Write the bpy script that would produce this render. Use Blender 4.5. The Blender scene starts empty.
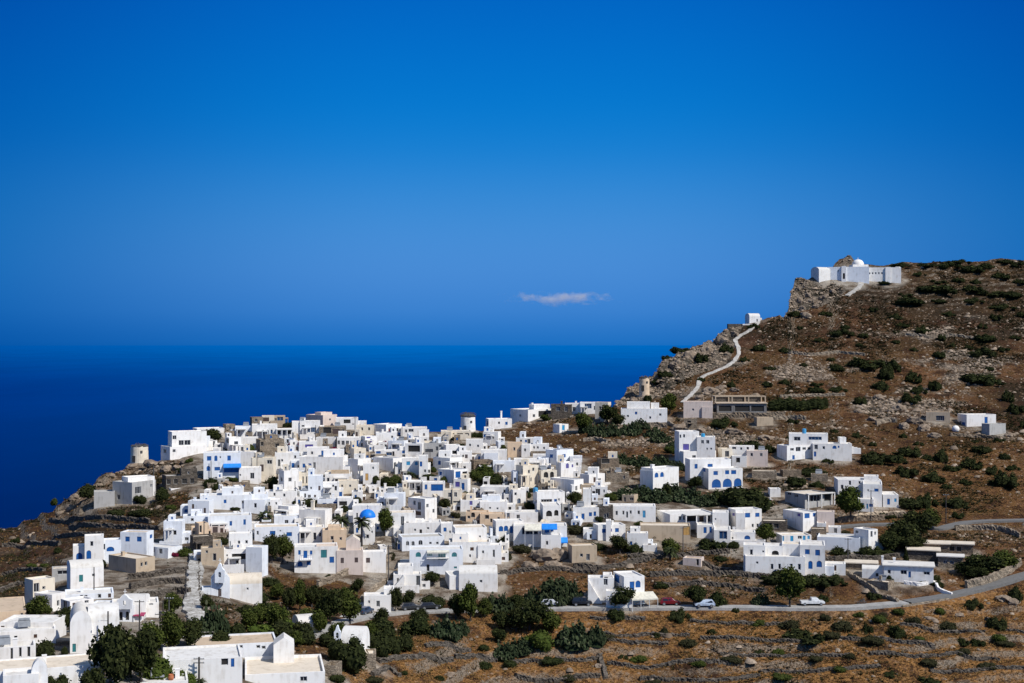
import bpy, math, random, re
import numpy as np
from mathutils import Vector

random.seed(7)
RNG = np.random.default_rng(11)
SC = bpy.context.scene
COL = SC.collection
F = 1024 * 50.0 / 36.0          # focal length in pixels, 50 mm on 36 mm
CX, CY = 512.0, 341.5

# ------------------------------------------------------------------ helpers
def tag(o, label=None, cat=None, group=None, kind=None):
    if label: o['label'] = label
    if cat: o['category'] = cat
    if group: o['group'] = group
    if kind: o['kind'] = kind
    return o

def empty(name, loc):
    o = bpy.data.objects.new(name, None)
    o.empty_display_size = 0.5
    o.location = loc
    COL.objects.link(o)
    return o

class MB:
    """collects vertices and faces, links them as one mesh object"""
    def __init__(self):
        self.v, self.f, self.mi = [], [], []
    def add(self, vs, fs, mi=0):
        b = len(self.v)
        self.v.extend(vs)
        for f in fs:
            self.f.append([b + i for i in f]); self.mi.append(mi)
    def box(self, x0, x1, y0, y1, z0, z1, mi=0):
        self.add([(x0,y0,z0),(x1,y0,z0),(x1,y1,z0),(x0,y1,z0),(x0,y0,z1),(x1,y0,z1),(x1,y1,z1),(x0,y1,z1)],
                 [(0,3,2,1),(4,5,6,7),(0,1,5,4),(1,2,6,5),(2,3,7,6),(3,0,4,7)], mi)
    def tube(self, pts, rads, n=8, mi=0, cap=True):
        rings = []
        for i, p in enumerate(pts):
            p = Vector(p)
            a = Vector(pts[max(i-1,0)]); b = Vector(pts[min(i+1,len(pts)-1)])
            d = (b-a).normalized()
            u = d.cross(Vector((0.3,1,0.1))).normalized(); w = d.cross(u)
            rings.append([tuple(p + (u*math.cos(t)+w*math.sin(t))*rads[i]) for t in [2*math.pi*k/n for k in range(n)]])
        vs = [q for r in rings for q in r]; fs = []
        for i in range(len(pts)-1):
            for k in range(n):
                fs.append((i*n+k, i*n+(k+1)%n, (i+1)*n+(k+1)%n, (i+1)*n+k))
        if cap:
            fs.append(tuple(range(n-1,-1,-1))); fs.append(tuple((len(pts)-1)*n+k for k in range(n)))
        self.add(vs, fs, mi)
    def lathe(self, prof, n=24, mi=0, c=(0,0,0), jit=0.0, a0=0.0, a1=2*math.pi):
        full = abs(a1-a0-2*math.pi) < 1e-6
        m = n if full else n+1
        vs = []
        for r, z in prof:
            for k in range(m):
                t = a0+(a1-a0)*k/n
                j = 1+random.uniform(-jit,jit)
                vs.append((c[0]+r*j*math.cos(t), c[1]+r*j*math.sin(t), c[2]+z+random.uniform(-jit,jit)*0.5))
        fs = []
        for i in range(len(prof)-1):
            for k in range(n):
                k2 = (k+1)%m
                fs.append((i*m+k, i*m+k2, (i+1)*m+k2, (i+1)*m+k))
        self.add(vs, fs, mi)
    def mesh(self, name, mats, smooth=False):
        me = bpy.data.meshes.new(name)
        me.from_pydata([tuple(p) for p in self.v], [], self.f)
        for m in (mats if isinstance(mats,(list,tuple)) else [mats]): me.materials.append(m)
        if len(me.materials) > 1: me.polygons.foreach_set('material_index', self.mi)
        if smooth: me.polygons.foreach_set('use_smooth', [True]*len(me.polygons))
        me.update()
        return me
    def build(self, name, mats, parent=None, loc=(0,0,0), rz=0.0, smooth=False):
        o = bpy.data.objects.new(name, self.mesh(name, mats, smooth))
        o.location = loc; o.rotation_euler = (0,0,rz)
        COL.objects.link(o)
        if parent: o.parent = parent
        return o

# ------------------------------------------------------------------ noise
def _hash(ix, iy, seed):
    h = (ix.astype(np.int64)*374761393 + iy.astype(np.int64)*668265263 + seed*974634777) & 0x7fffffff
    h = ((h ^ (h >> 13)) * 1274126177) & 0x7fffffff
    return ((h ^ (h >> 16)) & 0xffff) / 65535.0
def vnoise(x, y, seed=0):
    x = np.asarray(x, float); y = np.asarray(y, float)
    ix = np.floor(x); iy = np.floor(y); fx = x-ix; fy = y-iy
    fx = fx*fx*(3-2*fx); fy = fy*fy*(3-2*fy)
    a = _hash(ix,iy,seed); b = _hash(ix+1,iy,seed); c = _hash(ix,iy+1,seed); d = _hash(ix+1,iy+1,seed)
    return (a*(1-fx)+b*fx)*(1-fy)+(c*(1-fx)+d*fx)*fy
def fbm(x, y, seed=0, o=4):
    s = 0; a = 0.5; t = 0
    for i in range(o):
        s = s+a*vnoise(x*2**i, y*2**i, seed+i); t += a; a *= .5
    return s/t
def sstep(a, b, x):
    t = np.clip((x-a)/(b-a), 0, 1); return t*t*(3-2*t)

# ------------------------------------------------------------------ terrain
# ground distance (m) along each line of sight: column -> [(row, distance)]
TAIL_R = [(395,480),(365,510),(335,540),(305,570),(278,592),(255,612),(200,650)]
COLS = {
 -160: [(900,150),(760,168),(683,185),(640,212),(600,262),(570,312),(540,360),(525,390),(450,470),(200,650)],
 0:   [(900,150),(760,168),(683,185),(640,212),(600,262),(570,312),(540,360),(525,385),(450,470),(200,650)],
 100: [(900,150),(760,168),(683,186),(640,215),(610,245),(580,276),(550,310),(520,347),(490,385),(460,422),(400,500),(200,650)],
 200: [(900,155),(760,178),(683,200),(640,225),(610,250),(580,275),(550,305),(520,335),(490,370),(460,405),(430,445),(390,510),(200,650)],
 300: [(900,170),(760,192),(683,215),(650,235),(620,262),(600,280),(570,305),(540,330),(510,360),(480,395),(450,430),(425,465),(390,520),(200,650)],
 400: [(900,190),(760,215),(683,240),(640,258),(612,285),(590,297),(560,315),(530,338),(500,368),(470,400),(440,440),(428,462),(390,525),(200,660)],
 500: [(900,205),(760,232),(683,258),(640,272),(608,289),(590,300),(560,318),(530,342),(500,370),(470,402),(440,445),(428,470),(390,525),(200,660)],
 600: [(900,205),(760,236),(683,260),(640,274),(607,290),(575,308),(550,325),(520,347),(490,375),(460,408),(430,450),(408,480),(380,510),(340,555),(200,660)],
 700: [(900,205),(760,236),(683,260),(640,274),(607,290),(575,310),(545,332),(515,356),(485,384),(455,416),(425,450),(400,476),(370,508),(344,538),(200,660)],
 800: [(900,205),(760,236),(683,262),(640,275),(607,290),(575,310),(545,332),(515,356),(485,384),(455,416),(425,448)]+TAIL_R,
 900: [(900,205),(760,236),(683,262),(640,276),(603,292),(575,310),(545,332),(515,356),(485,384),(455,416),(425,448)]+TAIL_R,
 1024:[(900,205),(760,238),(683,265),(640,280),(580,306),(550,328),(515,357),(485,385),(455,417),(425,450)]+TAIL_R,
 1200:[(900,205),(760,238),(683,268),(640,283),(570,306),(545,330),(515,357),(485,385),(455,417),(425,450)]+TAIL_R,
}
VGRID = np.arange(190.0, 901.0, 1.0)
CPX = np.array(sorted(COLS))
CTAB = np.array([np.interp(VGRID, [p[0] for p in COLS[c]][::-1], [p[1] for p in COLS[c]][::-1]) for c in sorted(COLS)])
_k = np.hanning(15); _k /= _k.sum()
CTAB = np.array([np.convolve(np.pad(r, 7, mode='reflect', reflect_type='odd'), _k, 'valid') for r in CTAB])
SIL = [(-160,566),(-80,545),(0,527),(20,522),(50,511),(75,493),(100,479),(125,465),(150,461),(180,459),(205,442),(240,432),(280,427),(320,426),
       (350,427),(400,432),(450,432),(500,429),(520,421),(550,413),(580,409),(600,409),(615,403),(622,395),(640,381),(660,367),(680,354),(700,344),
       (740,326),(762,320),(783,313),(787.5,309),(789.5,300),(791,288),(795,279.5),(815,277),(829,275),(834,264),(839,259),(844,257),(851,258),(857,264),(880,265),(905,262),(925,263),(950,260),
       (975,260.5),(1000,258),(1024,259.5),(1100,262),(1200,268)]
def sil(px): return np.interp(px, [s[0] for s in SIL], [s[1] for s in SIL])

def ground_Y(px, v):
    """distance of the ground seen at picture column px, row v (vectorised)"""
    px = np.asarray(px, float); v = np.asarray(v, float)
    i = np.clip(np.searchsorted(CPX, px)-1, 0, len(CPX)-2)
    t = np.clip((px-CPX[i])/(CPX[i+1]-CPX[i]), 0, 1)
    vi = np.clip(v-VGRID[0], 0, len(VGRID)-1.001); k = vi.astype(int); s = vi-k
    a = CTAB[i,k]*(1-s)+CTAB[i,k+1]*s; b = CTAB[i+1,k]*(1-s)+CTAB[i+1,k+1]*s
    t = t*t*(3-2*t)*0.5+t*0.5
    return a*(1-t)+b*t

def in_poly(px, v, poly):
    px = np.asarray(px, float); v = np.asarray(v, float)
    r = np.zeros(px.shape, bool); n = len(poly)
    for i in range(n):
        x0,y0 = poly[i]; x1,y1 = poly[(i+1)%n]
        if y0 == y1: continue
        c = ((y0 > v) != (y1 > v)) & (px < (x1-x0)*(v-y0)/(y1-y0)+x0)
        r ^= c
    return r

VILLAGE = [(183,462),(205,440),(240,431),(290,425),(420,428),(470,428),(505,440),(560,452),(590,466),(612,478),(660,500),(740,505),(830,505),(830,545),(800,560),
           (740,560),(690,545),(610,545),(570,540),(520,546),(500,590),(400,610),(340,580),(300,575),(255,562),(215,565),(205,640),(330,660),(330,740),(-60,740),(-60,640),
           (40,600),(80,570),(60,560),(150,530),(170,515),(190,500)]
ROADS = {}   # name -> (pixel points, half width m)
ROADS['main'] = ([(300,640),(340,622),(372,615),(410,612),(450,610.5),(520,608.5),(600,607.5),(700,607),(800,607.5),(850,607),(900,603),(940,597),(975,589),(1005,581),(1040,571),(1100,556),(1180,540)], 1.75)
ROADS['upper'] = ([(836,527),(870,524.5),(905,524),(940,529),(950,526),(965,522.5),(985,521),(1030,520),(1120,518)], 1.6)
ROADS['lane'] = ([(345,618),(368,600),(384,589),(398,578),(406,570),(408,560)], 1.7)
ROADS['cobble'] = ([(196,556),(195,575),(193,595),(193,612),(197,622),(205,636)], 1.5)
ROADS['pilgrim'] = ([(858,279.5),(862,283.5),(858,288),(850,293),(846,296)], 1.1)
ROADS['trail'] = ([(760,318.5),(757,324),(749,331),(741,335),(735,340),(738,347),(739,354),(735,361),(727,366.5),(716,371),(706,375),(699,379),(699,384),(696,390),(690,396),(682,403)], .75)

def world(px, v, Y=None):
    Y = ground_Y(px, v) if Y is None else Y
    return np.stack([(np.asarray(px)-CX)/F*Y, Y+0*np.asarray(px), (CY-np.asarray(v))/F*Y], -1)

def dense(pts, step=2.0, sm=True):
    p = np.array(pts, float); out = []
    for a, b in zip(p[:-1], p[1:]):
        n = max(2, int(np.hypot(*(b-a))/step)+1)
        out.append(a+(b-a)*np.linspace(0,1,n,endpoint=False)[:,None])
    out.append(p[-1:]); q = np.concatenate(out)
    if len(q) > 12 and sm:
        k = np.hanning(9); k /= k.sum()
        pad = np.pad(q, ((4,4),(0,0)), mode='reflect', reflect_type='odd')
        q = np.stack([np.convolve(pad[:,j], k, 'valid') for j in range(2)], -1)
    return q
ROADW = {}
for n_, (pts, hw) in ROADS.items():
    q = dense(pts, sm=n_ != 'trail'); ROADW[n_] = (q, world(q[:,0], q[:,1]), hw)

FOOT = []        # building footprints (x, y, radius), filled before the terrain mesh is made

def road_keep(x, y):
    """0 on roads, 1 away from them"""
    k = np.ones(np.shape(x))
    for n_, (q, w, hw) in ROADW.items():
        w2 = w[::2]
        d = np.full(np.shape(x), 1e9)
        x0,x1,y0,y1 = w2[:,0].min()-9, w2[:,0].max()+9, w2[:,1].min()-9, w2[:,1].max()+9
        m = (x>x0)&(x<x1)&(y>y0)&(y<y1)
        if not np.any(m): continue
        xs, ys = x[m], y[m]; dm = np.full(xs.shape, 1e9)
        for p in w2: dm = np.minimum(dm, (xs-p[0])**2+(ys-p[1])**2)
        d[m] = np.sqrt(dm)
        k = np.minimum(k, sstep(hw+0.3, hw+3.0, d))
    return k

CLIFF = [(600,412),(622,393),(660,365),(700,343),(742,326),(735,345),(728,362),(690,376),(672,388),(650,398)]
CRAG = [(780,320),(786,272),(834,272),(848,254),(858,262),(850,285),(838,300),(815,306),(795,314)]
SHORE = [(55,515),(70,490),(100,474),(125,460),(190,456),(240,430),(240,446),(190,475),(150,480),(110,495),(80,512)]

def hump(px, v, Y, x, y, keep):
    """vertical relief on top of the base slope: dry terraces, boulders, banks"""
    z = (CY-v)/F*Y
    vil = in_poly(px, v, VILLAGE)
    wild = np.where(vil, 0.12, 1.0)*keep
    ph = fbm(x*0.02, y*0.02, 5, 3)*5.0 + fbm(x*.09, y*.09, 15, 2)*0.9
    t = (z+ph)/2.3; fr = t-np.floor(t)
    stair = (sstep(0.62,0.98,fr)-fr)*1.5
    amp = sstep(0.30,0.55,fbm(x*0.03, y*0.03, 21, 3))
    amp = amp*(0.35+0.65*sstep(455,520,v))
    rough = (fbm(x*.12,y*.12,33,4)-.5)*1.3+(fbm(x*.5,y*.5,37,3)-.5)*.55
    cl = (in_poly(px,v,CLIFF)|in_poly(px,v,CRAG)|in_poly(px,v,SHORE))
    crag = (np.abs(fbm(x*.11,y*.11,51,4)-.5)*9-1.6)+(fbm(x*.45,y*.45,57,3)-.5)*2.2
    return wild*np.where(cl, crag*1.1, stair*amp+rough)

def ground(px, v):
    """world point of the finished ground seen (about) at px, v"""
    a = np.atleast_1d(np.asarray(px,float)); b = np.atleast_1d(np.asarray(v,float))
    Y = ground_Y(a,b); w = world(a,b,Y)
    w[:,2] += hump(a,b,Y,w[:,0],w[:,1],road_keep(w[:,0],w[:,1]))
    return w if np.ndim(px) else Vector(w[0])

def dist2(px, v):
    return float(ground_Y(px, v))
# ------------------------------------------------------------------ materials
class NT:
    def __init__(self, name):
        self.m = bpy.data.materials.new(name); self.m.use_nodes = True
        self.t = self.m.node_tree; self.n = self.t.nodes; self.l = self.t.links
        self.b = self.n['Principled BSDF']
    def node(self, typ, **kw):
        n = self.n.new(typ)
        for k, v in kw.items():
            if hasattr(n, k): setattr(n, k, v)
            else: n.inputs[k].default_value = v
        return n
    def put(self, sock, val):
        if isinstance(val, bpy.types.NodeSocket): self.l.new(val, sock)
        else: sock.default_value = val
    def coord(self, kind='Object', scale=(1,1,1)):
        c = self.node('ShaderNodeTexCoord'); m = self.node('ShaderNodeMapping')
        m.inputs['Scale'].default_value = scale
        self.l.new(c.outputs[kind], m.inputs['Vector']); return m.outputs['Vector']
    def noise(self, vec, scale, detail=4, rough=.55):
        n = self.node('ShaderNodeTexNoise'); n.inputs['Scale'].default_value = scale
        n.inputs['Detail'].default_value = detail; n.inputs['Roughness'].default_value = rough
        self.l.new(vec, n.inputs['Vector']); return n.outputs['Fac']
    def ramp(self, fac, a, b, lo=0., hi=1.):
        n = self.node('ShaderNodeMapRange'); n.interpolation_type = 'SMOOTHSTEP'
        self.put(n.inputs['Value'], fac); n.inputs['From Min'].default_value = a; n.inputs['From Max'].default_value = b
        n.inputs['To Min'].default_value = lo; n.inputs['To Max'].default_value = hi
        return n.outputs['Result']
    def mix(self, fac, a, b, mode='MIX'):
        n = self.node('ShaderNodeMix'); n.data_type = 'RGBA'; n.blend_type = mode
        self.put(n.inputs[0], fac); self.put(n.inputs[6], a); self.put(n.inputs[7], b); return n.outputs[2]
    def math(self, op, a, b=0.0):
        n = self.node('ShaderNodeMath'); n.operation = op; self.put(n.inputs[0], a); self.put(n.inputs[1], b); return n.outputs[0]
    def attr(self, name):
        n = self.node('ShaderNodeAttribute'); n.attribute_name = name; return n.outputs['Fac']
    def rand(self):
        return self.node('ShaderNodeObjectInfo').outputs['Random']
    def bump(self, h, strength=.4, dist=.1):
        n = self.node('ShaderNodeBump'); n.inputs['Strength'].default_value = strength; n.inputs['Distance'].default_value = dist
        self.l.new(h, n.inputs['Height']); self.l.new(n.outputs['Normal'], self.b.inputs['Normal'])
    def out(self, col, rough=.9, spec=.2):
        self.put(self.b.inputs['Base Color'], col); self.put(self.b.inputs['Roughness'], rough)
        self.b.inputs['Specular IOR Level'].default_value = spec
        return self.m
def rgb(r, g, b): return (r, g, b, 1)

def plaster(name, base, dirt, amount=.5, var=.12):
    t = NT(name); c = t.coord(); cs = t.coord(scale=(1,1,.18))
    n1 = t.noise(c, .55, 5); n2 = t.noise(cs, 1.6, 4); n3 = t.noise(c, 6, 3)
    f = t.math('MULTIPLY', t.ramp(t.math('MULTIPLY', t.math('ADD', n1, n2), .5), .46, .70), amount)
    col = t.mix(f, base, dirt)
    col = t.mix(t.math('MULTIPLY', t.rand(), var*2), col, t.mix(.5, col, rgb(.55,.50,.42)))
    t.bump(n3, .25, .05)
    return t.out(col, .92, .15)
def paint(name, base, rough=.5, var=.35):
    t = NT(name); c = t.coord(); n = t.noise(c, 1.7, 4)
    dark = (base[0]*.6, base[1]*.6, base[2]*.62, 1)
    col = t.mix(t.ramp(n, .4, .7, 0, .6), base, dark)
    col = t.mix(t.math('MULTIPLY', t.rand(), var), col, t.mix(.5, col, rgb(.25,.28,.33)))
    return t.out(col, rough, .3)
def masonry(name, a, b, mortar, scale=1.6):
    t = NT(name); c = t.coord(scale=(1,1,1.7))
    v = t.node('ShaderNodeTexVoronoi'); v.inputs['Scale'].default_value = scale; t.l.new(c, v.inputs['Vector'])
    e = t.node('ShaderNodeTexVoronoi'); e.feature = 'DISTANCE_TO_EDGE'; e.inputs['Scale'].default_value = scale; t.l.new(c, e.inputs['Vector'])
    sep = t.node('ShaderNodeSeparateColor'); t.l.new(v.outputs['Color'], sep.inputs[0])
    col = t.mix(sep.outputs[0], a, b)
    col = t.mix(t.ramp(e.outputs['Distance'], 0, .07), mortar, col)
    col = t.mix(t.ramp(t.noise(c, .5, 4), .4, .7, 0, .5), col, rgb(.10,.085,.065))
    t.bump(e.outputs['Distance'], .9, .15)
    return t.out(col, .95, .1)
def glass(name, col):
    t = NT(name); return t.out(col, .12, .5)
def foliage(name, a, b, c_):
    t = NT(name); r = t.attr('tint')
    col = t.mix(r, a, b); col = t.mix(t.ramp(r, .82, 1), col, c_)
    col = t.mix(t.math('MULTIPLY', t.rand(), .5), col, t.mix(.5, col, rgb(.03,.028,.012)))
    m = t.out(col, .85, .04)
    return m

M = {}
M['w']   = plaster('whitewash', rgb(.83,.805,.765), rgb(.50,.45,.385), .62, .24)
M['cool']= plaster('whitewash_bluish', rgb(.76,.785,.815), rgb(.47,.48,.485), .6, .2)  # bluish whitewash; on walls called shaded, the shade is put into this colour
M['cream']=plaster('cream_plaster', rgb(.72,.64,.51), rgb(.45,.38,.29), .7)
M['peach']=plaster('peach_plaster', rgb(.66,.49,.33), rgb(.40,.28,.18), .7)
M['pink']= plaster('pinkish_plaster', rgb(.64,.53,.46), rgb(.40,.32,.27), .6)
M['gray']= plaster('bare_cement', rgb(.40,.39,.37), rgb(.24,.23,.21), .8)
M['dgray']=plaster('dark_cement', rgb(.20,.19,.18), rgb(.12,.11,.10), .8)
M['tan'] = plaster('tan_render', rgb(.46,.36,.25), rgb(.28,.21,.14), .8)
M['pale_blue'] = plaster('pale_blue_wash', rgb(.42,.56,.74), rgb(.34,.42,.52), .4)
M['stone']=masonry('rubble_stone', rgb(.27,.205,.145), rgb(.14,.11,.08), rgb(.055,.043,.03))
M['gstone']=masonry('grey_rubble_stone', rgb(.155,.13,.105), rgb(.065,.055,.045), rgb(.024,.02,.016))
M['lstone']=masonry('pale_rubble_stone', rgb(.37,.30,.22), rgb(.21,.165,.12), rgb(.08,.062,.045))
M['r_w'] = plaster('white_roof', rgb(.66,.64,.60), rgb(.42,.38,.33), .8, .4)
M['r_c'] = plaster('cream_roof', rgb(.66,.57,.45), rgb(.44,.36,.26), .8, .3)
M['r_t'] = plaster('tan_roof', rgb(.52,.40,.28), rgb(.33,.25,.17), .8, .2)
M['r_g'] = plaster('grey_roof', rgb(.42,.40,.36), rgb(.26,.24,.21), .8, .3)
M['blue'] = paint('blue_paint', rgb(.001,.085,.31), .7, .10)
M['bright'] = paint('bright_blue_paint', rgb(.01,.20,.72), .45, .1)
M['cyan'] = paint('sky_blue_paint', rgb(.03,.30,.55))
M['teal'] = paint('teal_paint', rgb(.01,.17,.18))
M['brown'] = paint('brown_paint', rgb(.07,.035,.02))
M['red'] = paint('dark_red_paint', rgb(.16,.03,.025))
M['yellow'] = paint('ochre_paint', rgb(.62,.33,.06))
M['mauve'] = paint('violet_paint', rgb(.10,.08,.32))  # violet paint; on some recesses the violet stands for shade
M['frame'] = paint('white_frame_paint', rgb(.62,.62,.60), .5, .5)
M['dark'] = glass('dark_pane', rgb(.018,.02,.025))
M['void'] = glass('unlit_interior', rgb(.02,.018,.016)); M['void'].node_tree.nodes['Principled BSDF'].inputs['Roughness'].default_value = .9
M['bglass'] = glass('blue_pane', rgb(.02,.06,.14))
M['awning'] = paint('cream_canvas', rgb(.68,.64,.52), .8, .1)
M['bawning'] = paint('blue_canvas', rgb(.015,.22,.70), .7, .05)
M['asphalt_dark'] = paint('old_dark_asphalt', rgb(.15,.145,.135), .9, .05)
M['pawning'] = paint('pink_canvas', rgb(.34,.04,.10), .7, .05)
M['wood'] = paint('weathered_wood', rgb(.06,.05,.04), .9)
M['metal'] = paint('grey_metal', rgb(.22,.23,.24), .4)
M['thatch'] = paint('dark_thatch', rgb(.05,.042,.035), .95)
M['bark'] = paint('bark', rgb(.055,.042,.03), .95)
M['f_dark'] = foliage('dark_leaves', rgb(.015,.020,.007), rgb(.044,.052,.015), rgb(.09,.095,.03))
M['f_green'] = foliage('green_leaves', rgb(.030,.042,.009), rgb(.075,.090,.018), rgb(.13,.14,.04))
M['f_lime'] = foliage('yellow_green_leaves', rgb(.045,.066,.012), rgb(.085,.11,.02), rgb(.14,.16,.04))
M['f_pear'] = foliage('cactus_pads', rgb(.018,.028,.013), rgb(.048,.064,.030), rgb(.12,.125,.07))
M['f_olive'] = foliage('olive_leaves', rgb(.024,.024,.011), rgb(.05,.048,.021), rgb(.09,.082,.04))
M['f_red'] = foliage('magenta_bracts', rgb(.12,.008,.03), rgb(.20,.012,.05), rgb(.05,.05,.02))
M['f_palm'] = foliage('palm_leaflets', rgb(.022,.030,.012), rgb(.045,.055,.022), rgb(.08,.085,.04))
M['clay'] = paint('clay', rgb(.42,.14,.06), .8, .05)
M['f_dry'] = foliage('dry_tufts', rgb(.33,.19,.065), rgb(.21,.115,.04), rgb(.08,.06,.025))

def terrain_mat():
    t = NT('hillside_soil'); c = t.coord()
    n_big = t.noise(c, .035, 5); n_mid = t.noise(c, .22, 6, .62); n_fine = t.noise(c, 1.5, 5, .7); n_sp = t.noise(c, 3.4, 3, .7)
    soil = t.mix(t.ramp(n_mid, .35, .68), rgb(.042,.021,.012), rgb(.150,.074,.040))
    scrub = rgb(.026,.019,.011)
    grass = t.mix(t.ramp(n_fine, .35, .65), rgb(.15,.068,.024), rgb(.34,.175,.060))
    rock = t.mix(t.ramp(n_fine, .36, .64), rgb(.11,.070,.046), rgb(.35,.25,.17))
    scr = t.attr('scrub')
    col = t.mix(t.math('MULTIPLY', t.ramp(t.math('ADD', t.math('ADD', n_mid, t.math('MULTIPLY', scr, .20)), t.math('MULTIPLY', t.math('SUBTRACT', n_big, .5), .6)), .50, .62), .9), soil, scrub)
    gr = t.math('MULTIPLY', t.attr('dry'), t.ramp(t.math('ADD', n_mid, t.math('MULTIPLY', t.math('SUBTRACT', n_fine, .5), .6)), .36, .56))
    col = t.mix(gr, col, grass)
    v = t.node('ShaderNodeTexVoronoi'); v.inputs['Scale'].default_value = .8; t.l.new(c, v.inputs['Vector'])
    sp = t.math('MULTIPLY', t.ramp(v.outputs['Distance'], .42, .20), t.ramp(n_mid, .44, .58))
    col = t.mix(t.math('MULTIPLY', sp, .75), col, rock)
    geo = t.node('ShaderNodeNewGeometry'); sx = t.node('ShaderNodeSeparateXYZ'); t.l.new(geo.outputs['True Normal'], sx.inputs[0])
    steep = t.ramp(sx.outputs['Z'], .86, .62)
    col = t.mix(t.math('MULTIPLY', steep, .85), col, t.mix(t.ramp(n_sp, .38, .62), rgb(.075,.060,.045), rgb(.30,.245,.185)))
    col = t.mix(t.math('MULTIPLY', t.attr('rock'), .9), col, t.mix(t.ramp(n_mid, .40, .60), rgb(.035,.033,.026), t.mix(t.ramp(n_fine,.4,.6), rgb(.105,.082,.062), rgb(.29,.235,.18))))
    pave = t.mix(t.ramp(n_mid, .35, .65), rgb(.15,.12,.085), rgb(.44,.39,.32))
    col = t.mix(t.math('MULTIPLY', t.attr('paved'), t.ramp(n_mid, .30, .55, .55, 1.)), col, pave)
    h = t.math('ADD', t.math('MULTIPLY', n_mid, 1.6), t.math('ADD', n_fine, t.math('MULTIPLY', n_sp, .6)))
    t.bump(h, .9, .6)
    return t.out(col, .97, .05)
M['terrain'] = terrain_mat()
def rock_mat():
    t = NT('loose_stone'); c = t.coord(); r = t.attr('tint')
    col = t.mix(r, rgb(.13,.092,.062), rgb(.38,.295,.215)); col = t.mix(t.ramp(t.noise(c,2.5,4),.4,.65,0,.6), col, rgb(.12,.10,.08))
    return t.out(col, .95, .1)
M['rock'] = rock_mat()
def road_mat(name, a, b):
    t = NT(name); c = t.coord(); n = t.noise(c, .6, 5); f = t.noise(c, 5, 3)
    t.bump(f, .3, .03)
    return t.out(t.mix(t.ramp(t.math('MULTIPLY', t.math('ADD', n, f), .5), .38, .62), a, b), .9, .2)
M['asphalt'] = road_mat('worn_asphalt', rgb(.25,.24,.22), rgb(.38,.365,.34))
M['concrete'] = road_mat('pale_concrete', rgb(.40,.38,.34), rgb(.56,.53,.48))
M['cobble'] = masonry('cobbles', rgb(.55,.53,.49), rgb(.36,.34,.30), rgb(.20,.18,.15), 1.2)
def sea_mat():
    t = NT('sea_water'); c = t.coord(scale=(1,1,1))
    n1 = t.noise(c, .012, 6, .6); n2 = t.noise(c, .15, 3); big = t.noise(t.coord(scale=(1,.35,1)), .0011, 5)
    bp = t.node('ShaderNodeBump'); bp.inputs['Strength'].default_value = .10; bp.inputs['Distance'].default_value = 1.5
    t.l.new(t.math('ADD', n1, t.math('MULTIPLY', n2, .3)), bp.inputs['Height'])
    df = t.node('ShaderNodeBsdfDiffuse'); t.put(df.inputs['Color'], t.mix(t.ramp(big, .35, .65), rgb(.0,.006,.045), rgb(.0,.008,.060)))
    gl = t.node('ShaderNodeBsdfGlossy'); gl.inputs['Color'].default_value = (.0,.46,.80,1); gl.inputs['Roughness'].default_value = .13; t.l.new(bp.outputs[0], gl.inputs['Normal'])
    fr = t.node('ShaderNodeFresnel'); fr.inputs['IOR'].default_value = 1.06
    t.put(gl.inputs['Color'], t.mix(t.ramp(fr.outputs[0], .66, .97), rgb(0,.40,.74), rgb(0,.68,.95)))  # water tint brightens toward the horizon, distant haze put into the colour
    mx = t.node('ShaderNodeMixShader'); t.put(mx.inputs[0], t.math('MULTIPLY', fr.outputs[0], t.ramp(big, .3, .7, .90, 1.0))); t.l.new(df.outputs[0], mx.inputs[1]); t.l.new(gl.outputs[0], mx.inputs[2])
    t.l.new(mx.outputs[0], t.n['Material Output'].inputs['Surface']); t.n.remove(t.b)
    return t.m
M['sea'] = sea_mat()
# ------------------------------------------------------------------ houses
THINGS = []       # (object, description, category, px, v, species for counting)
def register(o, desc, cat, px, v, group=None, fixed=False):
    o['category'] = cat; o['kind'] = 'thing'
    if group: o['group'] = group
    THINGS.append([o, desc, cat, px, v, fixed])

WIN = re.compile(r'^([a-z]+)(?:/([a-z]+))?:(-?[\d.]+),([\d.]+),([\d.]+),([\d.]+)$')
COLKEY = dict(b='blue', t='teal', d='dark', c='cyan', r='red', n='brown', y='yellow', m='mauve', o='void', g='bglass')

def wallface(mb, O, U, N, L, z0, z1, ops):
    """wall sheet from O along U with openings (a, b, za, zb, arched); N points into the house"""
    O, U, N = Vector(O), Vector(U), Vector(N)
    def P(a, z, d=0.0): return tuple(O+U*a+N*d+Vector((0,0,z)))
    xs = sorted({0.0, L, *[o[0] for o in ops], *[o[1] for o in ops]})
    zs = sorted({z0, z1, *[o[2] for o in ops], *[o[3] for o in ops]})
    for a, b in zip(xs, xs[1:]):
        for c, d in zip(zs, zs[1:]):
            m, n = (a+b)/2, (c+d)/2
            if any(o[0] < m < o[1] and o[2] < n < o[3] for o in ops): continue
            if b-a < 1e-4 or d-c < 1e-4: continue
            mb.add([P(a,c),P(b,c),P(b,d),P(a,d)], [(0,1,2,3)])
    R = .24
    for a, b, c, d, arch in ops:
        if arch:
            r = (b-a)/2; h = min(r, (d-c)*.6); n = 8
            arc = [(a+r-r*math.cos(math.pi*i/n), d-h+h*math.sin(math.pi*i/n)) for i in range(n+1)]
            for p, q in zip(arc, arc[1:]):
                mb.add([P(p[0],p[1]),P(q[0],q[1]),P(q[0],d),P(p[0],d)], [(0,1,2,3)])
            line = [(a,c)]+arc+[(b,c)]
        else:
            line = [(a,c),(a,d),(b,d),(b,c)]
        for p, q in zip(line, line[1:]):
            mb.add([P(p[0],p[1]),P(p[0],p[1],R),P(q[0],q[1],R),P(q[0],q[1])], [(0,1,2,3)])
        mb.add([P(a,c),P(b,c),P(b,c,R),P(a,c,R)], [(0,1,2,3)])

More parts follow.
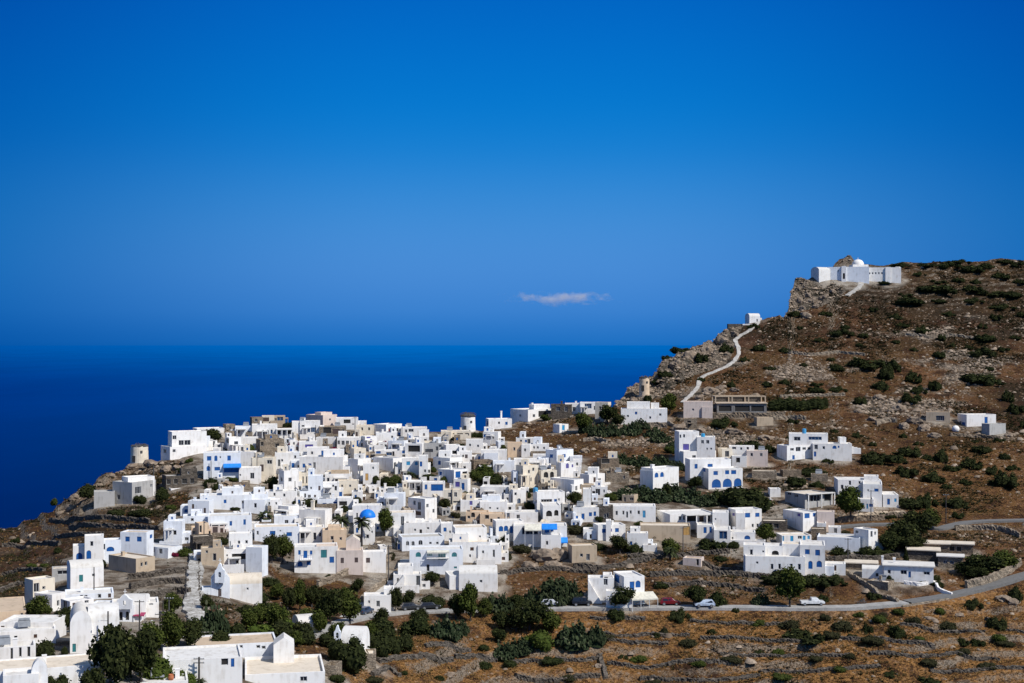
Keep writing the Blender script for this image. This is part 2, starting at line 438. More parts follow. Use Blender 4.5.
def fill_opening(parent, loc, rz, O, U, N, op, code, door):
    """the window or door that fills an opening: coloured leaves or a frame round a pane"""
    O, U, N = Vector(O), Vector(U), Vector(N)
    a, b, c, d, arch = op
    def bx(mb, x0, x1, q0, q1, z0, z1):
        vs = [tuple(O+U*x+N*q+Vector((0,0,z))) for x,q,z in [(x0,q0,z0),(x1,q0,z0),(x1,q1,z0),(x0,q1,z0),(x0,q0,z1),(x1,q0,z1),(x1,q1,z1),(x0,q1,z1)]]
        mb.add(vs, [(0,3,2,1),(4,5,6,7),(0,1,5,4),(1,2,6,5),(2,3,7,6),(3,0,4,7)])
    w, h = b-a, d-c
    name = 'door' if door else 'window'
    colr = COLKEY[code]
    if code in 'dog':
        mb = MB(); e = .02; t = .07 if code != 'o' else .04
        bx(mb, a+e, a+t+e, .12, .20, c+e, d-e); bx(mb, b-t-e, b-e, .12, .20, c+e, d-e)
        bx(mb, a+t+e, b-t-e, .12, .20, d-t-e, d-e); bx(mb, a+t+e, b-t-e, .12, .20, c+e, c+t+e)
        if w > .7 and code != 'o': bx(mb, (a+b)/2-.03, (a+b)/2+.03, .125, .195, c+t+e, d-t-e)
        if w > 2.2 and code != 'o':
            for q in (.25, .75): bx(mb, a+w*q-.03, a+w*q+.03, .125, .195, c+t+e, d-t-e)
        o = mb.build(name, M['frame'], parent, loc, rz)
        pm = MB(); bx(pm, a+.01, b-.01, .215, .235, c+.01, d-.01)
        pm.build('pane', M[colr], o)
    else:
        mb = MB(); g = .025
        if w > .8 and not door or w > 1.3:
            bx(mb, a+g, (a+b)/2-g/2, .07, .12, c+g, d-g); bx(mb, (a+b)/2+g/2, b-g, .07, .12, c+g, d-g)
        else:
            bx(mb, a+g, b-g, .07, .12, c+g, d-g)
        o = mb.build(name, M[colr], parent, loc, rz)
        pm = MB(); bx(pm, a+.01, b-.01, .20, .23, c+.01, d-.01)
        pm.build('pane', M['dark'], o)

def volume(root, xl, xr, vb, vt, side=0, wins='', m='w', roof='flat', rc=None, d=None, dy=0.0, Y=None, first=False, rise=None, par=.28, sidem=None):
    if Y is None: Y = dist2((xl+xr)/2, vb)
    Y = dist2((xl+xr)/2, vb) if dy == 'g' else Y+dy
    s = Y/F
    a = abs(side); fx0 = xl+side if side > 0 else xl; fx1 = xr if side >= 0 else xr-a
    wpx = fx1-fx0
    if d is None: d = min(6.2, max(3.4, wpx*s*.72))
    sr = a*s/d
    if sr > .72: sr = .72; d = a*s/.72
    r = math.asin(sr); w = wpx*s/math.cos(r)
    corner = xl+side if side > 0 else (xr-a if side < 0 else xl)
    th = math.atan((corner-CX)/F)
    er = Vector((math.cos(th), -math.sin(th), 0)); ea = Vector((math.sin(th), math.cos(th), 0))
    t = er*math.cos(r)+ea*math.sin(r) if side >= 0 else er*math.cos(r)-ea*math.sin(r)
    org = Vector(((corner-CX)/F*Y, Y, (CY-vb)/F*Y))
    if side < 0: org = org-t*w
    rz = math.atan2(t.y, t.x)
    if roof == 'flat' and first: vt = vt+min(.5*abs(CY-vb)*d/(Y+d), (vb-vt)*.16)
    h = (vb-vt)*s; zb = -3.5; mb = MB()
    ops = {'f': [], 'l': [], 'r': []}; todo = []
    for tok in wins.split():
        g = WIN.match(tok)
        if not g: raise ValueError(tok)
        code, fl, px, pv, pw, ph = g.group(1), g.group(2) or '', *map(float, g.groups()[2:])
        arch = 'a' in fl; door = 'o' in fl
        z = (vb-pv)*s; hh = ph*s
        if fx0 <= px <= fx1: fc, L, u, ww = 'f', w, (px-fx0)/wpx*w, pw*s/math.cos(r)
        elif side > 0 and px < fx0: fc, L, u, ww = 'l', d, (px-xl)/side*d, pw/side*d
        elif side < 0 and px > fx1: fc, L, u, ww = 'r', d, (px-fx1)/a*d, pw/a*d
        else: continue
        x0 = max(.12, u-ww/2); x1 = min(L-.12, u+ww/2); z0 = max(.02 if door else .08, z-hh/2); z1 = min(h-.12, z+hh/2)
        if door: z0 = max(.02, min(z0, z1-1.2))
        if x1-x0 < .25 or z1-z0 < .25: continue
        if any(x0 < o[1]+.05 and x1 > o[0]-.05 and z0 < o[3]+.05 and z1 > o[2]-.05 for o in ops[fc]): continue
        op = (x0, x1, z0, z1, arch); ops[fc].append(op); todo.append((fc, op, code, door))
    # left face runs from the back corner to the front corner
    faces = {'f': ((0,0,0),(1,0,0),(0,1,0),w), 'l': ((0,d,0),(0,-1,0),(1,0,0),d), 'r': ((w,0,0),(0,1,0),(-1,0,0),d)}
    flat = roof == 'flat'
    for k, (O,U,N,L) in faces.items(): wallface(mb, O, U, N, L, zb, h, ops[k])
    wallface(mb, (w,d,0), (-1,0,0), (0,-1,0), w, zb, h, [])
    # slight unevenness of hand-plastered walls
    loc = org-root.location
    rc = rc or ('r_w' if m in ('w','cool') else 'r_c')
    rm = MB(); e = .26
    if flat:
        for (x0,x1,y0,y1) in ((0,w,0,e),(0,w,d-e,d),(0,e,e,d-e),(w-e,w,e,d-e)):
            mb.add([(x0,y0,h),(x1,y0,h),(x1,y1,h),(x0,y1,h)], [(0,1,2,3)])
        lo = h-par
        mb.add([(e,e,h),(w-e,e,h),(w-e,d-e,h),(e,d-e,h),(e,e,lo),(w-e,e,lo),(w-e,d-e,lo),(e,d-e,lo)],
               [(0,4,5,1),(1,5,6,2),(2,6,7,3),(3,7,4,0)])
        nx, ny = max(2,int(w/1.5)), max(2,int(d/1.5))
        vs = [(e+(w-2*e)*i/nx, e+(d-2*e)*j/ny, lo+random.uniform(0,.05)) for j in range(ny+1) for i in range(nx+1)]
        rm.add(vs, [(j*(nx+1)+i, j*(nx+1)+i+1, (j+1)*(nx+1)+i+1, (j+1)*(nx+1)+i) for j in range(ny) for i in range(nx)])
    elif roof == 'slab':
        o_ = .35
        rm.box(-o_, w+o_, -o_, d+o_, h, h+.22)
    elif roof in ('vx', 'vy'):
        n = 12; rise = rise or (d if roof == 'vx' else w)*.32
        pts = [(.5-.5*math.cos(math.pi*i/n), math.sin(math.pi*i/n)*rise) for i in range(n+1)]
        if roof == 'vx': A = [(0,p[0]*d,h+p[1]) for p in pts]; B = [(w,p[0]*d,h+p[1]) for p in pts]
        else: A = [(w*p[0],0,h+p[1]) for p in pts]; B = [(w*p[0],d,h+p[1]) for p in pts]
        k = n+1
        rm.add(A+B, [(i,i+1,k+i+1,k+i) for i in range(n)])
        mb.add(A, [tuple(range(k))]); mb.add(B, [tuple(range(k-1,-1,-1))])
    elif roof in ('gx','gy'):
        rise = rise or 1.1
        if roof == 'gx':
            V = [(0,0,h),(w,0,h),(w,d,h),(0,d,h),(0,d/2,h+rise),(w,d/2,h+rise)]
            rm.add(V, [(0,1,5,4),(2,3,4,5)]); mb.add(V, [(3,0,4),(1,2,5)])
        else:
            V = [(0,0,h),(w,0,h),(w,d,h),(0,d,h),(w/2,0,h+rise),(w/2,d,h+rise)]
            rm.add(V, [(0,4,5,3),(1,2,5,4)]); mb.add(V, [(0,1,4),(2,3,5)])
    wall = mb.build('wall', M[m], root, loc, rz)
    rm.build('roof', M[rc], wall if False else root, loc, rz, smooth=roof in ('vx','vy'))
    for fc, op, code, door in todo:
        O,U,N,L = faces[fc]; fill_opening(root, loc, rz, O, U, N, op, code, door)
    c = org+t*w/2+Vector((-t.y,t.x,0))*d/2
    FOOT.append((c.x, c.y, .5*math.hypot(w,d)))
    return dict(org=org, rz=rz, w=w, d=d, h=h, s=s, Y=Y, fx0=fx0, fx1=fx1, wpx=wpx, loc=loc, vb=vb, m=m, flat=flat)

def local_at(V, px): return (px-V['fx0'])/V['wpx']*V['w']

def chimney(root, V, px, pw, vt, name='chimney', yb=None, m=None):
    """a stack that rises from the roof of V at column px up to row vt"""
    s = V['s']; x = local_at(V, px); hw = max(.22, pw*s/2); top = (V['vb']-vt)*s; y = V['d']*.55 if yb is None else yb
    mb = MB(); z0 = V['h']-.4
    mb.box(x-hw, x+hw, y-hw, y+hw, z0, top-.25); mb.box(x-hw-.06, x+hw+.06, y-hw-.06, y+hw+.06, top-.25, top)
    mb.build(name, M[m or V['m']], root, V['loc'], V['rz'])

def tank(root, V, px, pw, vt, col='cyan'):
    s = V['s']; x = local_at(V, px); r = max(.35, pw*s/2); top = (V['vb']-vt)*s; y = V['d']*.5
    mb = MB(); z0 = V['h']-.3
    mb.lathe([(0,z0),(r,z0),(r,top-.15),(r*.6,top),(0,top)], 12, c=(x,y,0))
    mb.build('water_tank', M[col], root, V['loc'], V['rz'])

def awning(root, V, xl, xr, vt, vb, m='awning', out=1.7, posts=None):
    s = V['s']; x0, x1 = local_at(V, xl), local_at(V, xr); z1 = (V['vb']-vt)*s; z0 = (V['vb']-vb)*s
    mb = MB(); th = .06
    mb.add([(x0,-.01,z1),(x1,-.01,z1),(x1,-out,z0),(x0,-out,z0),(x0,-.01,z1-th),(x1,-.01,z1-th),(x1,-out,z0-th),(x0,-out,z0-th),(x0,-out,z0-.25),(x1,-out,z0-.25)],
           [(0,1,2,3),(7,6,5,4),(0,3,7,4),(1,5,6,2),(3,2,9,8)])
    mb.build('awning', M[m], root, V['loc'], V['rz'])
    if posts:
        for i in range(posts):
            x = x0+.1+(x1-x0-.2)*i/(posts-1); pm = MB(); pm.box(x-.06, x+.06, -out+.02, -out+.14, -1.5, z0-th); pm.build('post', M['frame'], root, V['loc'], V['rz'])

def canopy(root, V, xl, xr, v, m='w', out=2.2, th=.22, posts=3):
    """a flat veranda slab on posts in front of the house"""
    s = V['s']; x0, x1 = local_at(V, xl), local_at(V, xr); z = (V['vb']-v)*s
    mb = MB(); mb.box(x0, x1, -out, -.005, z-th, z); mb.build('veranda_roof', M['r_w' if m == 'w' else m], root, V['loc'], V['rz'])
    for i in range(posts):
        x = x0+.12+(x1-x0-.24)*i/(posts-1); pm = MB(); pm.box(x-.11, x+.11, -out+.08, -out+.3, -2.5, z-th); pm.build('post', M[m], root, V['loc'], V['rz'])

def stair(root, V, x1, v1, x2, v2, width=1.3, out=.0, m='w', th=.9):
    """outside steps along the front of V from (x1,v1) to (x2,v2)"""
    s = V['s']; a, b = local_at(V, x1), local_at(V, x2); za, zb = (V['vb']-v1)*s, (V['vb']-v2)*s
    n = max(4, int(abs(za-zb)/.22)); mb = MB()
    for i in range(n):
        p, q = a+(b-a)*i/n, a+(b-a)*(i+1)/n; z = za+(zb-za)*(i+.5)/n
        mb.box(min(p,q), max(p,q)-.002, -out-width, -out-.01, min(za,zb)-1.5, z)
    mb.build('stair', M[m], root, V['loc'], V['rz'])

def balcony(root, V, xl, xr, v, out=1.1, m='w', rail='frame'):
    s = V['s']; x0, x1 = local_at(V, xl), local_at(V, xr); z = (V['vb']-v)*s
    mb = MB(); mb.box(x0, x1, -out, -.005, z-.16, z); o = mb.build('balcony', M[m], root, V['loc'], V['rz'])
    rb = MB(); n = max(4, int((x1-x0)/.35))
    rb.box(x0, x1, -out, -out+.05, z+.9, z+.95)
    for i in range(n+1):
        x = x0+.03+(x1-x0-.06)*i/n; rb.box(x-.02, x+.02, -out+.005, -out+.045, z, z+.9)
    rb.build('railing', M[rail], o)

def clutter(root, V, Y, xl, xr, vb, vt, kw, nmore):
    """the lean-tos, roof rooms, yard walls, chimneys and pergolas that village houses grow"""
    m = kw.get('m', 'w'); hpx = vb-vt; wpx = xr-xl; R = random.random; s = V['s']
    if 160 < xl < 700 and vb < 600:
        for _k in range(2 if wpx > 13 else 1):
            if R() > .66 or hpx <= 8: continue
            q = R(); w = wpx*random.uniform(.28,.48); t = vb-hpx*random.uniform(.45,.72); left = R() < .5
            a, b = (xl-w*.7, xl+w*.3) if left else (xr-w*.3, xr+w*.7)
            mm = m if q < .75 else random.choice(['cream','cool','gray','tan'])
            wn = f"{random.choice('dddbon')}:{(a+b)/2:.1f},{(vb+t)/2:.1f},{random.uniform(2,4):.1f},{random.uniform(2.8,5):.1f}"
            volume(root, a, b, vb, t, random.choice([0,0,2,-2]) if w > 6 else 0, wn, m=mm, Y=Y, dy=random.uniform(.6,2.2), d=4)
        if R() < .5 and vt > 428 and wpx > 9:
            w = wpx*random.uniform(.3,.5); a = xl+(wpx-w)*R()
            volume(root, a, a+w, vb-1, vt-random.uniform(3.5,6.5), random.choice([0,0,1.5,-1.5]), f"{random.choice('ddbn')}:{a+w/2:.1f},{vt-2:.1f},1.8,2.6", m=random.choice([m,m,m,'cream','cool']), Y=Y, dy=V['d']*.5, d=3.5)
        if R() < .22 and hpx > 9 and wpx > 10:
            a = xl+wpx*random.uniform(.05,.4); canopy(root, V, a, min(xr-.5, a+wpx*random.uniform(.35,.5)), vb-hpx*random.uniform(.55,.75), m='w' if m in ('w','cool') else m, out=random.uniform(1.4,2.4), posts=random.choice([2,3]))
        if R() < .40 and wpx > 8:
            x0, x1 = random.uniform(-1.5,.4)*1.0, V['w']*random.uniform(.5,1.05); y = -random.uniform(1.6,3.2); hh = random.uniform(.8,1.5); mb = MB()
            mb.box(x0, x1, y-.22, y, -3, hh); mb.box(x0, x0+.22, y+.001, -.01, -3, hh-.12)
            mb.build('yard_wall', M[m if R() < .8 else 'lstone'], root, V['loc'], V['rz'])
    if V['w'] > 4.5 and R() < .5:
        mb = MB(); x = random.uniform(.2,.8)*V['w']; y = V['d']*random.uniform(.4,.8); k = random.uniform(.22,.34); hh = random.uniform(.5,1.0)
        mb.box(x-k,x+k,y-k,y+k,V['h']-.4,V['h']+hh); mb.box(x-k-.05,x+k+.05,y-k-.05,y+k+.05,V['h']+hh,V['h']+hh+.1)
        mb.build('chimney', M[m], root, V['loc'], V['rz'])
    if V['w'] > 4 and R() < .25:
        mb = MB(); x = random.uniform(.25,.75)*V['w']; y = V['d']*.5
        mb.add([(x-.9,y-.5,V['h']+.05),(x+.9,y-.5,V['h']+.05),(x+.9,y+.5,V['h']+.85),(x-.9,y+.5,V['h']+.85)], [(0,1,2,3)])
        mb.box(x-.85,x-.8,y+.4,y+.45,V['h']-.3,V['h']+.8); mb.box(x+.8,x+.85,y+.4,y+.45,V['h']-.3,V['h']+.8)
        mb.tube([(x-.8,y+.6,V['h']+.95),(x+.8,y+.6,V['h']+.95)], [.24,.24], 8)
        mb.build('solar_heater', M['metal'], root, V['loc'], V['rz'])

def H(desc, xl, xr, vb, vt, side=0, wins='', cat='house', name='village_house', more=(), fixed=False, group='whitewashed village houses', **kw):
    """a house: first volume from its picture box, further volumes stand beside or behind it at dy metres"""
    Y = kw.pop('Y', None) or dist2((xl+xr)/2, vb)
    if not fixed and xr-xl > 8 and not any(k in desc for k in ('blank','plain','single','one ','ruin','two ')):
        n = len(wins.split()); f0 = xl+max(0,side)+1.5; f1 = xr+min(0,side)-1.5
        for _ in range(max(0, random.choice([2,3,4])-n)):
            if f1-f0 < 4: break
            wins += f" {random.choice('ddddno')}{random.choice(['','','/o'])}:{random.uniform(f0,f1):.1f},{vb-(vb-vt)*random.uniform(.35,.68):.1f},{random.uniform(2.0,3.6):.1f},{random.uniform(3,5.4):.1f}"
    root = empty(name, ((.5*(xl+xr)-CX)/F*Y, Y, (CY-vb)/F*Y))
    ex = kw.pop('ex', ())
    V = volume(root, xl, xr, vb, vt, side, wins, Y=Y, first=True, **kw)
    Vs = [V]
    for q in more:
        q = dict(q); b = q.pop('b')
        Vs.append(volume(root, *b, Y=Y, **q))
    for e in ex:
        fn, i, args, k = e[0], e[1], e[2], (e[3] if len(e) > 3 else {})
        fn(root, Vs[i], *args, **k)
    register(root, desc, cat, (xl+xr)/2, (vb+vt)/2, group, fixed)
    if fixed is False and kw.get('roof','flat') == 'flat': clutter(root, V, Y, xl, xr, vb, vt, kw, len(more))
    return root, Vs
# ------------------------------------------------------------------ the village, house by house
D = dict
CN, TK, AW, CA, ST, BA = chimney, tank, awning, canopy, stair, balcony
# --- upper left edge of the village
H('white stepped house at the very edge of the cliff beside the ruined windmill', 161,206,459,446,9,'d:174,451,3,3 d:165,452,3,4',
  more=[D(b=(168,206,446,432,4,'d:174,437.5,4.5,4 d:181,443,5,5 d:187,443,6,5'),dy=3.5)], d=7, fixed=True)
H('grey cement house with lower annex, standing alone above the terraces', 113,155.5,504,481,19,'d:138,491,6,7 d:151,488,2,3 d:119,498,3,5', m='gray', rc='r_w',
  more=[D(b=(94,114,507,492,0,''),m='gray',rc='r_g',dy=-.6,d=5), D(b=(122,154,484,477.5,6,''),m='w',dy=3)], fixed=True)
H('unfinished grey stone house with a row of dark openings above a white base', 162,197,488,475,4,'o:168.5,482,4,5 o:175.5,482,4,5 o:184,482,5,5 o:191.5,482,4,5', m='gstone', rc='r_g',
  more=[D(b=(168,200,500,488.5,3,''),m='w',dy=-1.5,d=3)])
H('low white house with a blue window under a flat terrace on the skyline', 193,224,437,428,4,'b:196,432,5,4 d:207,433,8,4 d:216,433,5,4')
H('small ruined tan stone house on the skyline', 223,235,435,424,3,'d:230,429,2,4', m='lstone', rc='r_t', name='stone_house', group='old stone buildings')
H('white wall house with a low bluish end', 193,217,450,441,7,'')
H('white house with two open bays behind the blue canopy house', 225,241,454,437,4,'o:228,441,5,5 d:236,444,4,5')
H('two storey white house with bright blue windows and a blue canopy', 203.5,240,481,452,0,'b:209,458.5,4.2,4.5 b/a:215.6,458.5,3,5.5 d:220,457.5,1.5,2 b:228.6,458.5,3.4,5 b/a:208.3,468.5,3.6,5 b:217,469,5.5,3.6 b/o:231,470,15,6', m='cool', fixed=True,
  ex=[(AW,0,(223,240.5,464,467,'bawning'),D(out=1.6))], more=[D(b=(239,261,486,468,0,'d:240,475,2,2 d:252,476,4,6'),dy=1,d=5)])
H('grey white house with a small tree over its flat roof', 240,257,471,451,-3,'d:252,463,2,3')
H('beige white house with one tall dark door', 251,276,480,457,-3,'n/o:262,468,3.5,7 d:269.5,462,5,4', m='cream', rc='r_c')
H('white house with a tall dark window near its corner', 275,293,472,452,0,'d:279,463,2.5,7 d:282,460.5,2,2.5')
H('white cube house with a shaded end and one dark window', 279,298,496,470,5,'d:290,480,3.2,4 d:281.5,480,2,4', more=[D(b=(290,299,490,469,0,''),dy=2)])
H('white house with three blue doors and windows in a shaded wall', 291,311,473,460,0,'b/o:293,466,3,6 b:304,466,2,4 b:309,467,2,5', m='cool')
H('cream panelled house with two slit windows', 298,312,492,472,0,'o:303,480,1.3,7 o:306.5,480,1.3,7', m='cream', rc='r_w')
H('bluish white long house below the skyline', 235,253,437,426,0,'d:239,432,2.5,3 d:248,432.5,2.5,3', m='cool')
H('big bright white house with three narrow arched windows', 252,277,440,424,0,'g/a:263,433,2.6,6 g/a:267.3,433,2.6,6 g/a:271.3,432,2.2,4.5')
H('low tan stone house at the top of the village', 250,263,425,417,2,'d:256,420.5,3,3', m='lstone', rc='r_t', name='stone_house', group='old stone buildings')
H('low house with a brown opening on the skyline', 262,274,424,415.5,0,'n:266,419.5,6,4', m='cream', rc='r_t')
H('low glass fronted house on the skyline', 274,285,424,415.5,0,'g:280,419,6,4', m='tan', rc='r_w')
H('white house with a shaded three bay veranda', 276,293,442,428.5,0,'o:279,432,3.2,5 d:284,432.5,3,5 o:289,432,4,5', ex=[(CA,0,(276.5,292.5,429.2),D(posts=4,out=1.2))])
H('plain white house beside a clipped dark hedge', 292,309,437,421,0,'d:305,429,2,3')
H('white roof terrace house with a blank long wall', 240,258,447,437,0,'')
H('ruined sandstone house with crumbling walls', 256,284,454,439,4,'o:262,444,3,4 o:277,446,4,4', m='lstone', rc='r_t', name='stone_house', group='old stone buildings')
H('low white house beside magenta bougainvillea', 286,307,453,445.5,0,'d:301,449,2,2.5')
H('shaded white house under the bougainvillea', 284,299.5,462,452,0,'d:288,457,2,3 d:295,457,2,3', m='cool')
# --- crest, centre
H('pinkish house with a shaded end wall, highest on the skyline', 306,337,426,414.5,17,'d:330,420,2,2', m='pink', rc='r_c', more=[D(b=(315,332,416,412.4,6,''),m='pink',dy=2.5)], fixed=True)
H('white house with a glazed veranda', 300,320,437,420.5,0,'d:303,426,3,2 g:312,430,8,5')
H('tan stone house with a dark brown loggia', 319,346,437,426,0,'o:327,430.5,8,6 n:336,431.5,7,5 d:343,431,2,3', m='lstone', rc='r_t', name='stone_house', group='old stone buildings')
H('white skyline house with a shaded recess', 336,358,428,417.5,0,'o:347,421.5,7,4 d:353,425,2,2.5')
H('small white tower house on the skyline', 357.5,366.5,427,420.8,0,'d:360,425.5,1.6,2')
H('cream white low house on the skyline', 356,374,435,425,0,'d:362,429,2,3 d:369,429,2,3', m='cream')
H('large white house with a bluish end wall and a dark red shutter', 372.6,402,436,424,13.5,'r:390,430.5,3,4 d:397,430.3,4,3')
H('white house with wide roof terrace on the skyline', 401,427,437,427,0,'d:406,431,2,3 d:411,430.5,5,3 d:420,431,2,3')
H('low white house under the skyline terrace', 409,429,444,436.5,0,'d:412,440,2,2.5')
H('white house with three dark windows and one blue door', 337,361,449,437,0,'d:338.6,442.5,2.4,4 d:343,443,3,4.5 d:347.3,443,3,4.5 b/o:358,443.5,3,6')
H('blank white house between taller neighbours', 316,338,448,437,-3,'')
H('white house with a violet window', 361,377,449,436,4,'m:371,441,2.2,3 m:368.5,437.5,4,1.8')
H('white house with one dark low window', 299,317,453,441,0,'d:301,441.5,2,2 m:309,446,8,3')
H('white house with a blue door beside red bougainvillea', 307,329,460,447,0,'b/o:322.7,453.5,3,5.5 d:312,453,2,3')
H('broad blank white house with a shaded right side', 299.5,348,475,456,-5,'b:304,466,2.6,4 b/o:310,467,3,6.5 d:314.5,466,2.6,7')
H('tall white house, grey shaded on its left', 348,371,480,458.5,10,'d:364,466,1.8,3')
H('white house with a single yellow door', 363,379,484,463,0,'y/o:366.8,477,3,7 d:373,468,1.8,2.5', fixed=True)
H('long white house with a grey shaded flank', 373,402.5,472,457,20,'d/o:395,466,2.4,7 d:400,465,3.6,4')
H('white house with three small bright blue windows', 402,426,475,457.5,0,'c:408.3,463.3,3.8,3.8 c:416.4,463.6,3,3.4 b/o:419.7,465,2.2,6', m='w')
H('white house with a small blue window and a pale panel', 375,402,459,450,0,'b:378.4,452.3,4.6,2.6 g:389,454,6,3.5')
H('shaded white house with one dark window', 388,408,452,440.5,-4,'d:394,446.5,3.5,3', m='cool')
H('white house with a wide dark veranda window', 405,425,457,443,-3,'o:414,448.8,12,6.5')
H('cream house at the turning of the lane', 424,433,453,441,0,'d:427,446,2,3', m='cream')
H('low white house with a plain parapet', 376,397,443,432,0,'d:392,437,2,2.5')
H('white house with a tan roof hut', 325,352,486,473,0,'d:336,480,2,2.5 d:346,480,2,2.5', more=[D(b=(331,349,475,471,0,''),m='tan',rc='r_t',dy=2,d=3.5)])
H('tall white house with a bluish shaded front', 308,323,502,475,0,'d:311,488,1.8,2.5', m='cool')
H('white house with small scattered windows', 322,339,500,482,0,'d:326,488,2,2.5 d:333,486,2,2.5 d:330,494,2,2.5')
H('cream white house below the yellow door', 338,359,494,480,0,'d:342,486,2,2.5 d:350,486,2,2.5 d:355,490,2,3', m='cream')
H('white house with a veranda on square posts', 402,423,493,480.5,0,'d:408,486,4,5 d:414,486,3,5', ex=[(CA,0,(403,421,481.5),D(posts=4,out=1.3))])
H('beige block house behind the broad white wall', 350,366,461,448,4,'d:360,453,2,3', m='cream')
# --- right of the crest, around the middle windmill
H('long low house with a strip of dark windows behind the windmill', 441,471,438,430.5,0,'d:452,434.5,5,2.6 d:460,434.5,6,2.6 d:467,434.5,4,2.6', m='cream', rc='r_w')
H('white seaside house with a tall white chimney on the skyline', 485.6,512,429,418.5,3,'b:488,423.5,2,4 d:499,423,2,2.5 b:506.5,423.5,2.4,3', ex=[(CN,0,(503,1.6,411.5))], fixed=True)
H('large villa with a shaded veranda above the sea', 510,561,421,409,18,'d:520,416,2,2.5 d:534,416,2.4,3 o:543,414.5,9,6 b:555,416.5,4,3', d=9,
  more=[D(b=(529,550,411,404.5,5,''),dy=4,d=4)], ex=[(CN,1,(534,1.6,403),D(yb=1.5))], fixed=True)
H('white house with two blue windows beside the windmill', 483,501,444,431.5,-3,'b:485,436,3,3 b:488.8,436,3,3 d:493,438,2,2')
H('low white walled house below the windmill', 466,483,453,439,0,'d:470,445,2,2.5 d:478,446,2,2.5')
H('white house with a broad pale roof', 516,536,445,437.5,0,'d:521,441,2,2.5 b:526,441,2,2.5')
H('peach coloured house with one dark window', 507.5,522,457,442,0,'d:514.3,449,2,3.4 d:520,450.5,1.6,2', m='peach', rc='r_t', fixed=True)
H('narrow white house touching the peach house', 521.5,530,457,444,0,'d:525,450,2,3 b:522.7,443.6,1.8,2.6')
H('white house with a row of tiny windows', 530,549,454,443.5,0,'d:534,447.5,1.8,2.4 d:537.8,447.5,1.8,2.4 d:544,448,1.8,2.4')
H('white house with one blue window and a dark veranda', 443.5,460,459,444.5,2.5,'b:446.7,454,2.8,3 o:454,453,6,4.5')
H('grey house with a flat roof', 424,444,456,442.5,0,'d:429,451,8,4 d:440,446,3,3', m='gray', rc='r_w')
H('two storey house, pale blue on its left flank', 433,462,473,457,17,'b:439.3,463.7,2.8,4 d:453.5,463.4,3,4 d:457.6,463.4,3,4', sidem='cool')
H('white house with bluish side and framed blue window', 438,468.5,484,469,16,'b:440.5,474.6,2.6,3.4 b:458,475,5,6.5 o:465,475.5,5,6')
H('tan rubble house above the thorny thicket', 470,493,470,460,4,'d:487.5,464,2,3', m='stone', rc='r_t', name='stone_house', group='old stone buildings')
H('white house with a shaded recessed front', 481,507,462,449.5,0,'d:487,455.5,3,4', more=[D(b=(484,498,466,453,0,''),m='cool',dy=-1)])
H('violet shaded blank house', 493,514.5,472,460.5,0,'', m='cool')
H('small white house near the peach house', 533,547,461,454,0,'d:540,457.5,2,2.4')
H('beige apartment house with five dark windows', 516,538,488,465,7,'d:522.5,471,2.4,4.5 d:529,472,2,3.5 d:533.4,470,2,3.5 n:524,480,3,5 d:530.6,480,2.2,4', m='cream', rc='r_c')
H('bright white roof house above the beige apartments', 514,547,468,458.5,0,'d:520,463.5,2,2.4 d:538,463.5,2,2.4')
H('pale beige house with two arched bays', 537,557,486,470,4,'o/a:546,475,4.6,6 o/a:552,475,4,6 d:549,482,2,2.5', m='cream', rc='r_w')
H('white house with a cut corner and blue window', 419,428,479,455,0,'b:421,464,2.4,5 d:425,471,2,3')
H('white house with an angled parapet', 457,472,462,451,0,'d:463,456,2,2.6')
H('brown stone house with dark door on the slope edge', 551,572,417,404,0,'d:558,409,4,4 d:566,409,3,5', m='gstone', rc='r_t', name='stone_house', group='old stone buildings')
H('white cottage with a grey roof strip on the skyline', 565,580,414,403,0,'d:574,409,3,4')
H('white house with dark glazed bay on the skyline', 580,598,414,402,0,'g:588,406,7,5 d:595,408,2.5,4')
H('cream house at the end of the skyline row', 595,611,422,402,-3,'d:600,408,2,3', m='cream')
H('tiny house with sky blue door among rocks', 553,568.5,433,424,6.5,'c/o:563.4,427.8,2.6,5', fixed=True, more=[D(b=(567,578,437,430.5,0,''),m='tan',rc='r_t',d=3)])
H('white two part house with small square windows above the thicket', 621,667,423,408,0,'d:627.8,416,2.2,2.2 b:636,413,2.2,2.8 d:650,417.5,2,2.5 d:660,414.5,2.4,2.4', fixed=True,
  more=[D(b=(627,650,411,402,0,'d:645,410,2,2'),dy=2),D(b=(651,659,411,403,0,''),dy=3)])
H('light blue washed house with two blue windows', 545.7,573.5,465,449.5,11,'b:551.4,456.5,3,3.4 b:564,456.4,3.4,3.4', m='cool')
H('white cube with violet arched window', 556,575.5,479,462,5,'m/a:567.4,466,3,5 m:572.5,466.2,1.6,3')
H('pale narrow house', 573,581.5,472,459,0,'d:577,464,2,3')
H('broad house with a large grey shaded flank', 550,583.5,496,478,24,'')
H('white block with a shaded left end', 580,605,486,474,9,'')
H('roofless stone ruin in the rocks', 597,619,469,458,4,'o:605,461,9,5', m='stone', rc='r_t', name='stone_ruin', group='old stone buildings')
H('low stone shed with a cream flat roof', 606,629,482,472,0,'d:624,477,2,3', m='lstone', rc='r_c', name='stone_shed', group='old stone buildings')
H('blue flanked house with arched upper windows', 640,679,494,470,13,'b/a:656.5,475.3,3.6,5 b/a:662,475.2,3.6,5 b/a:667,475.2,3.6,5 b/a:673,475.2,3.6,5 d/a:666,485,6,6 d/a:673,484.5,4,5', m='w', fixed=True,
  more=[D(b=(641,679,471.5,468.5,12,''),dy=.5)], ex=[(CN,1,(659,3,465.5))])
H('small flat roofed hut above the long white house', 622,638,503,494.5,-4,'d:632,499,5,3', m='tan', rc='r_w')
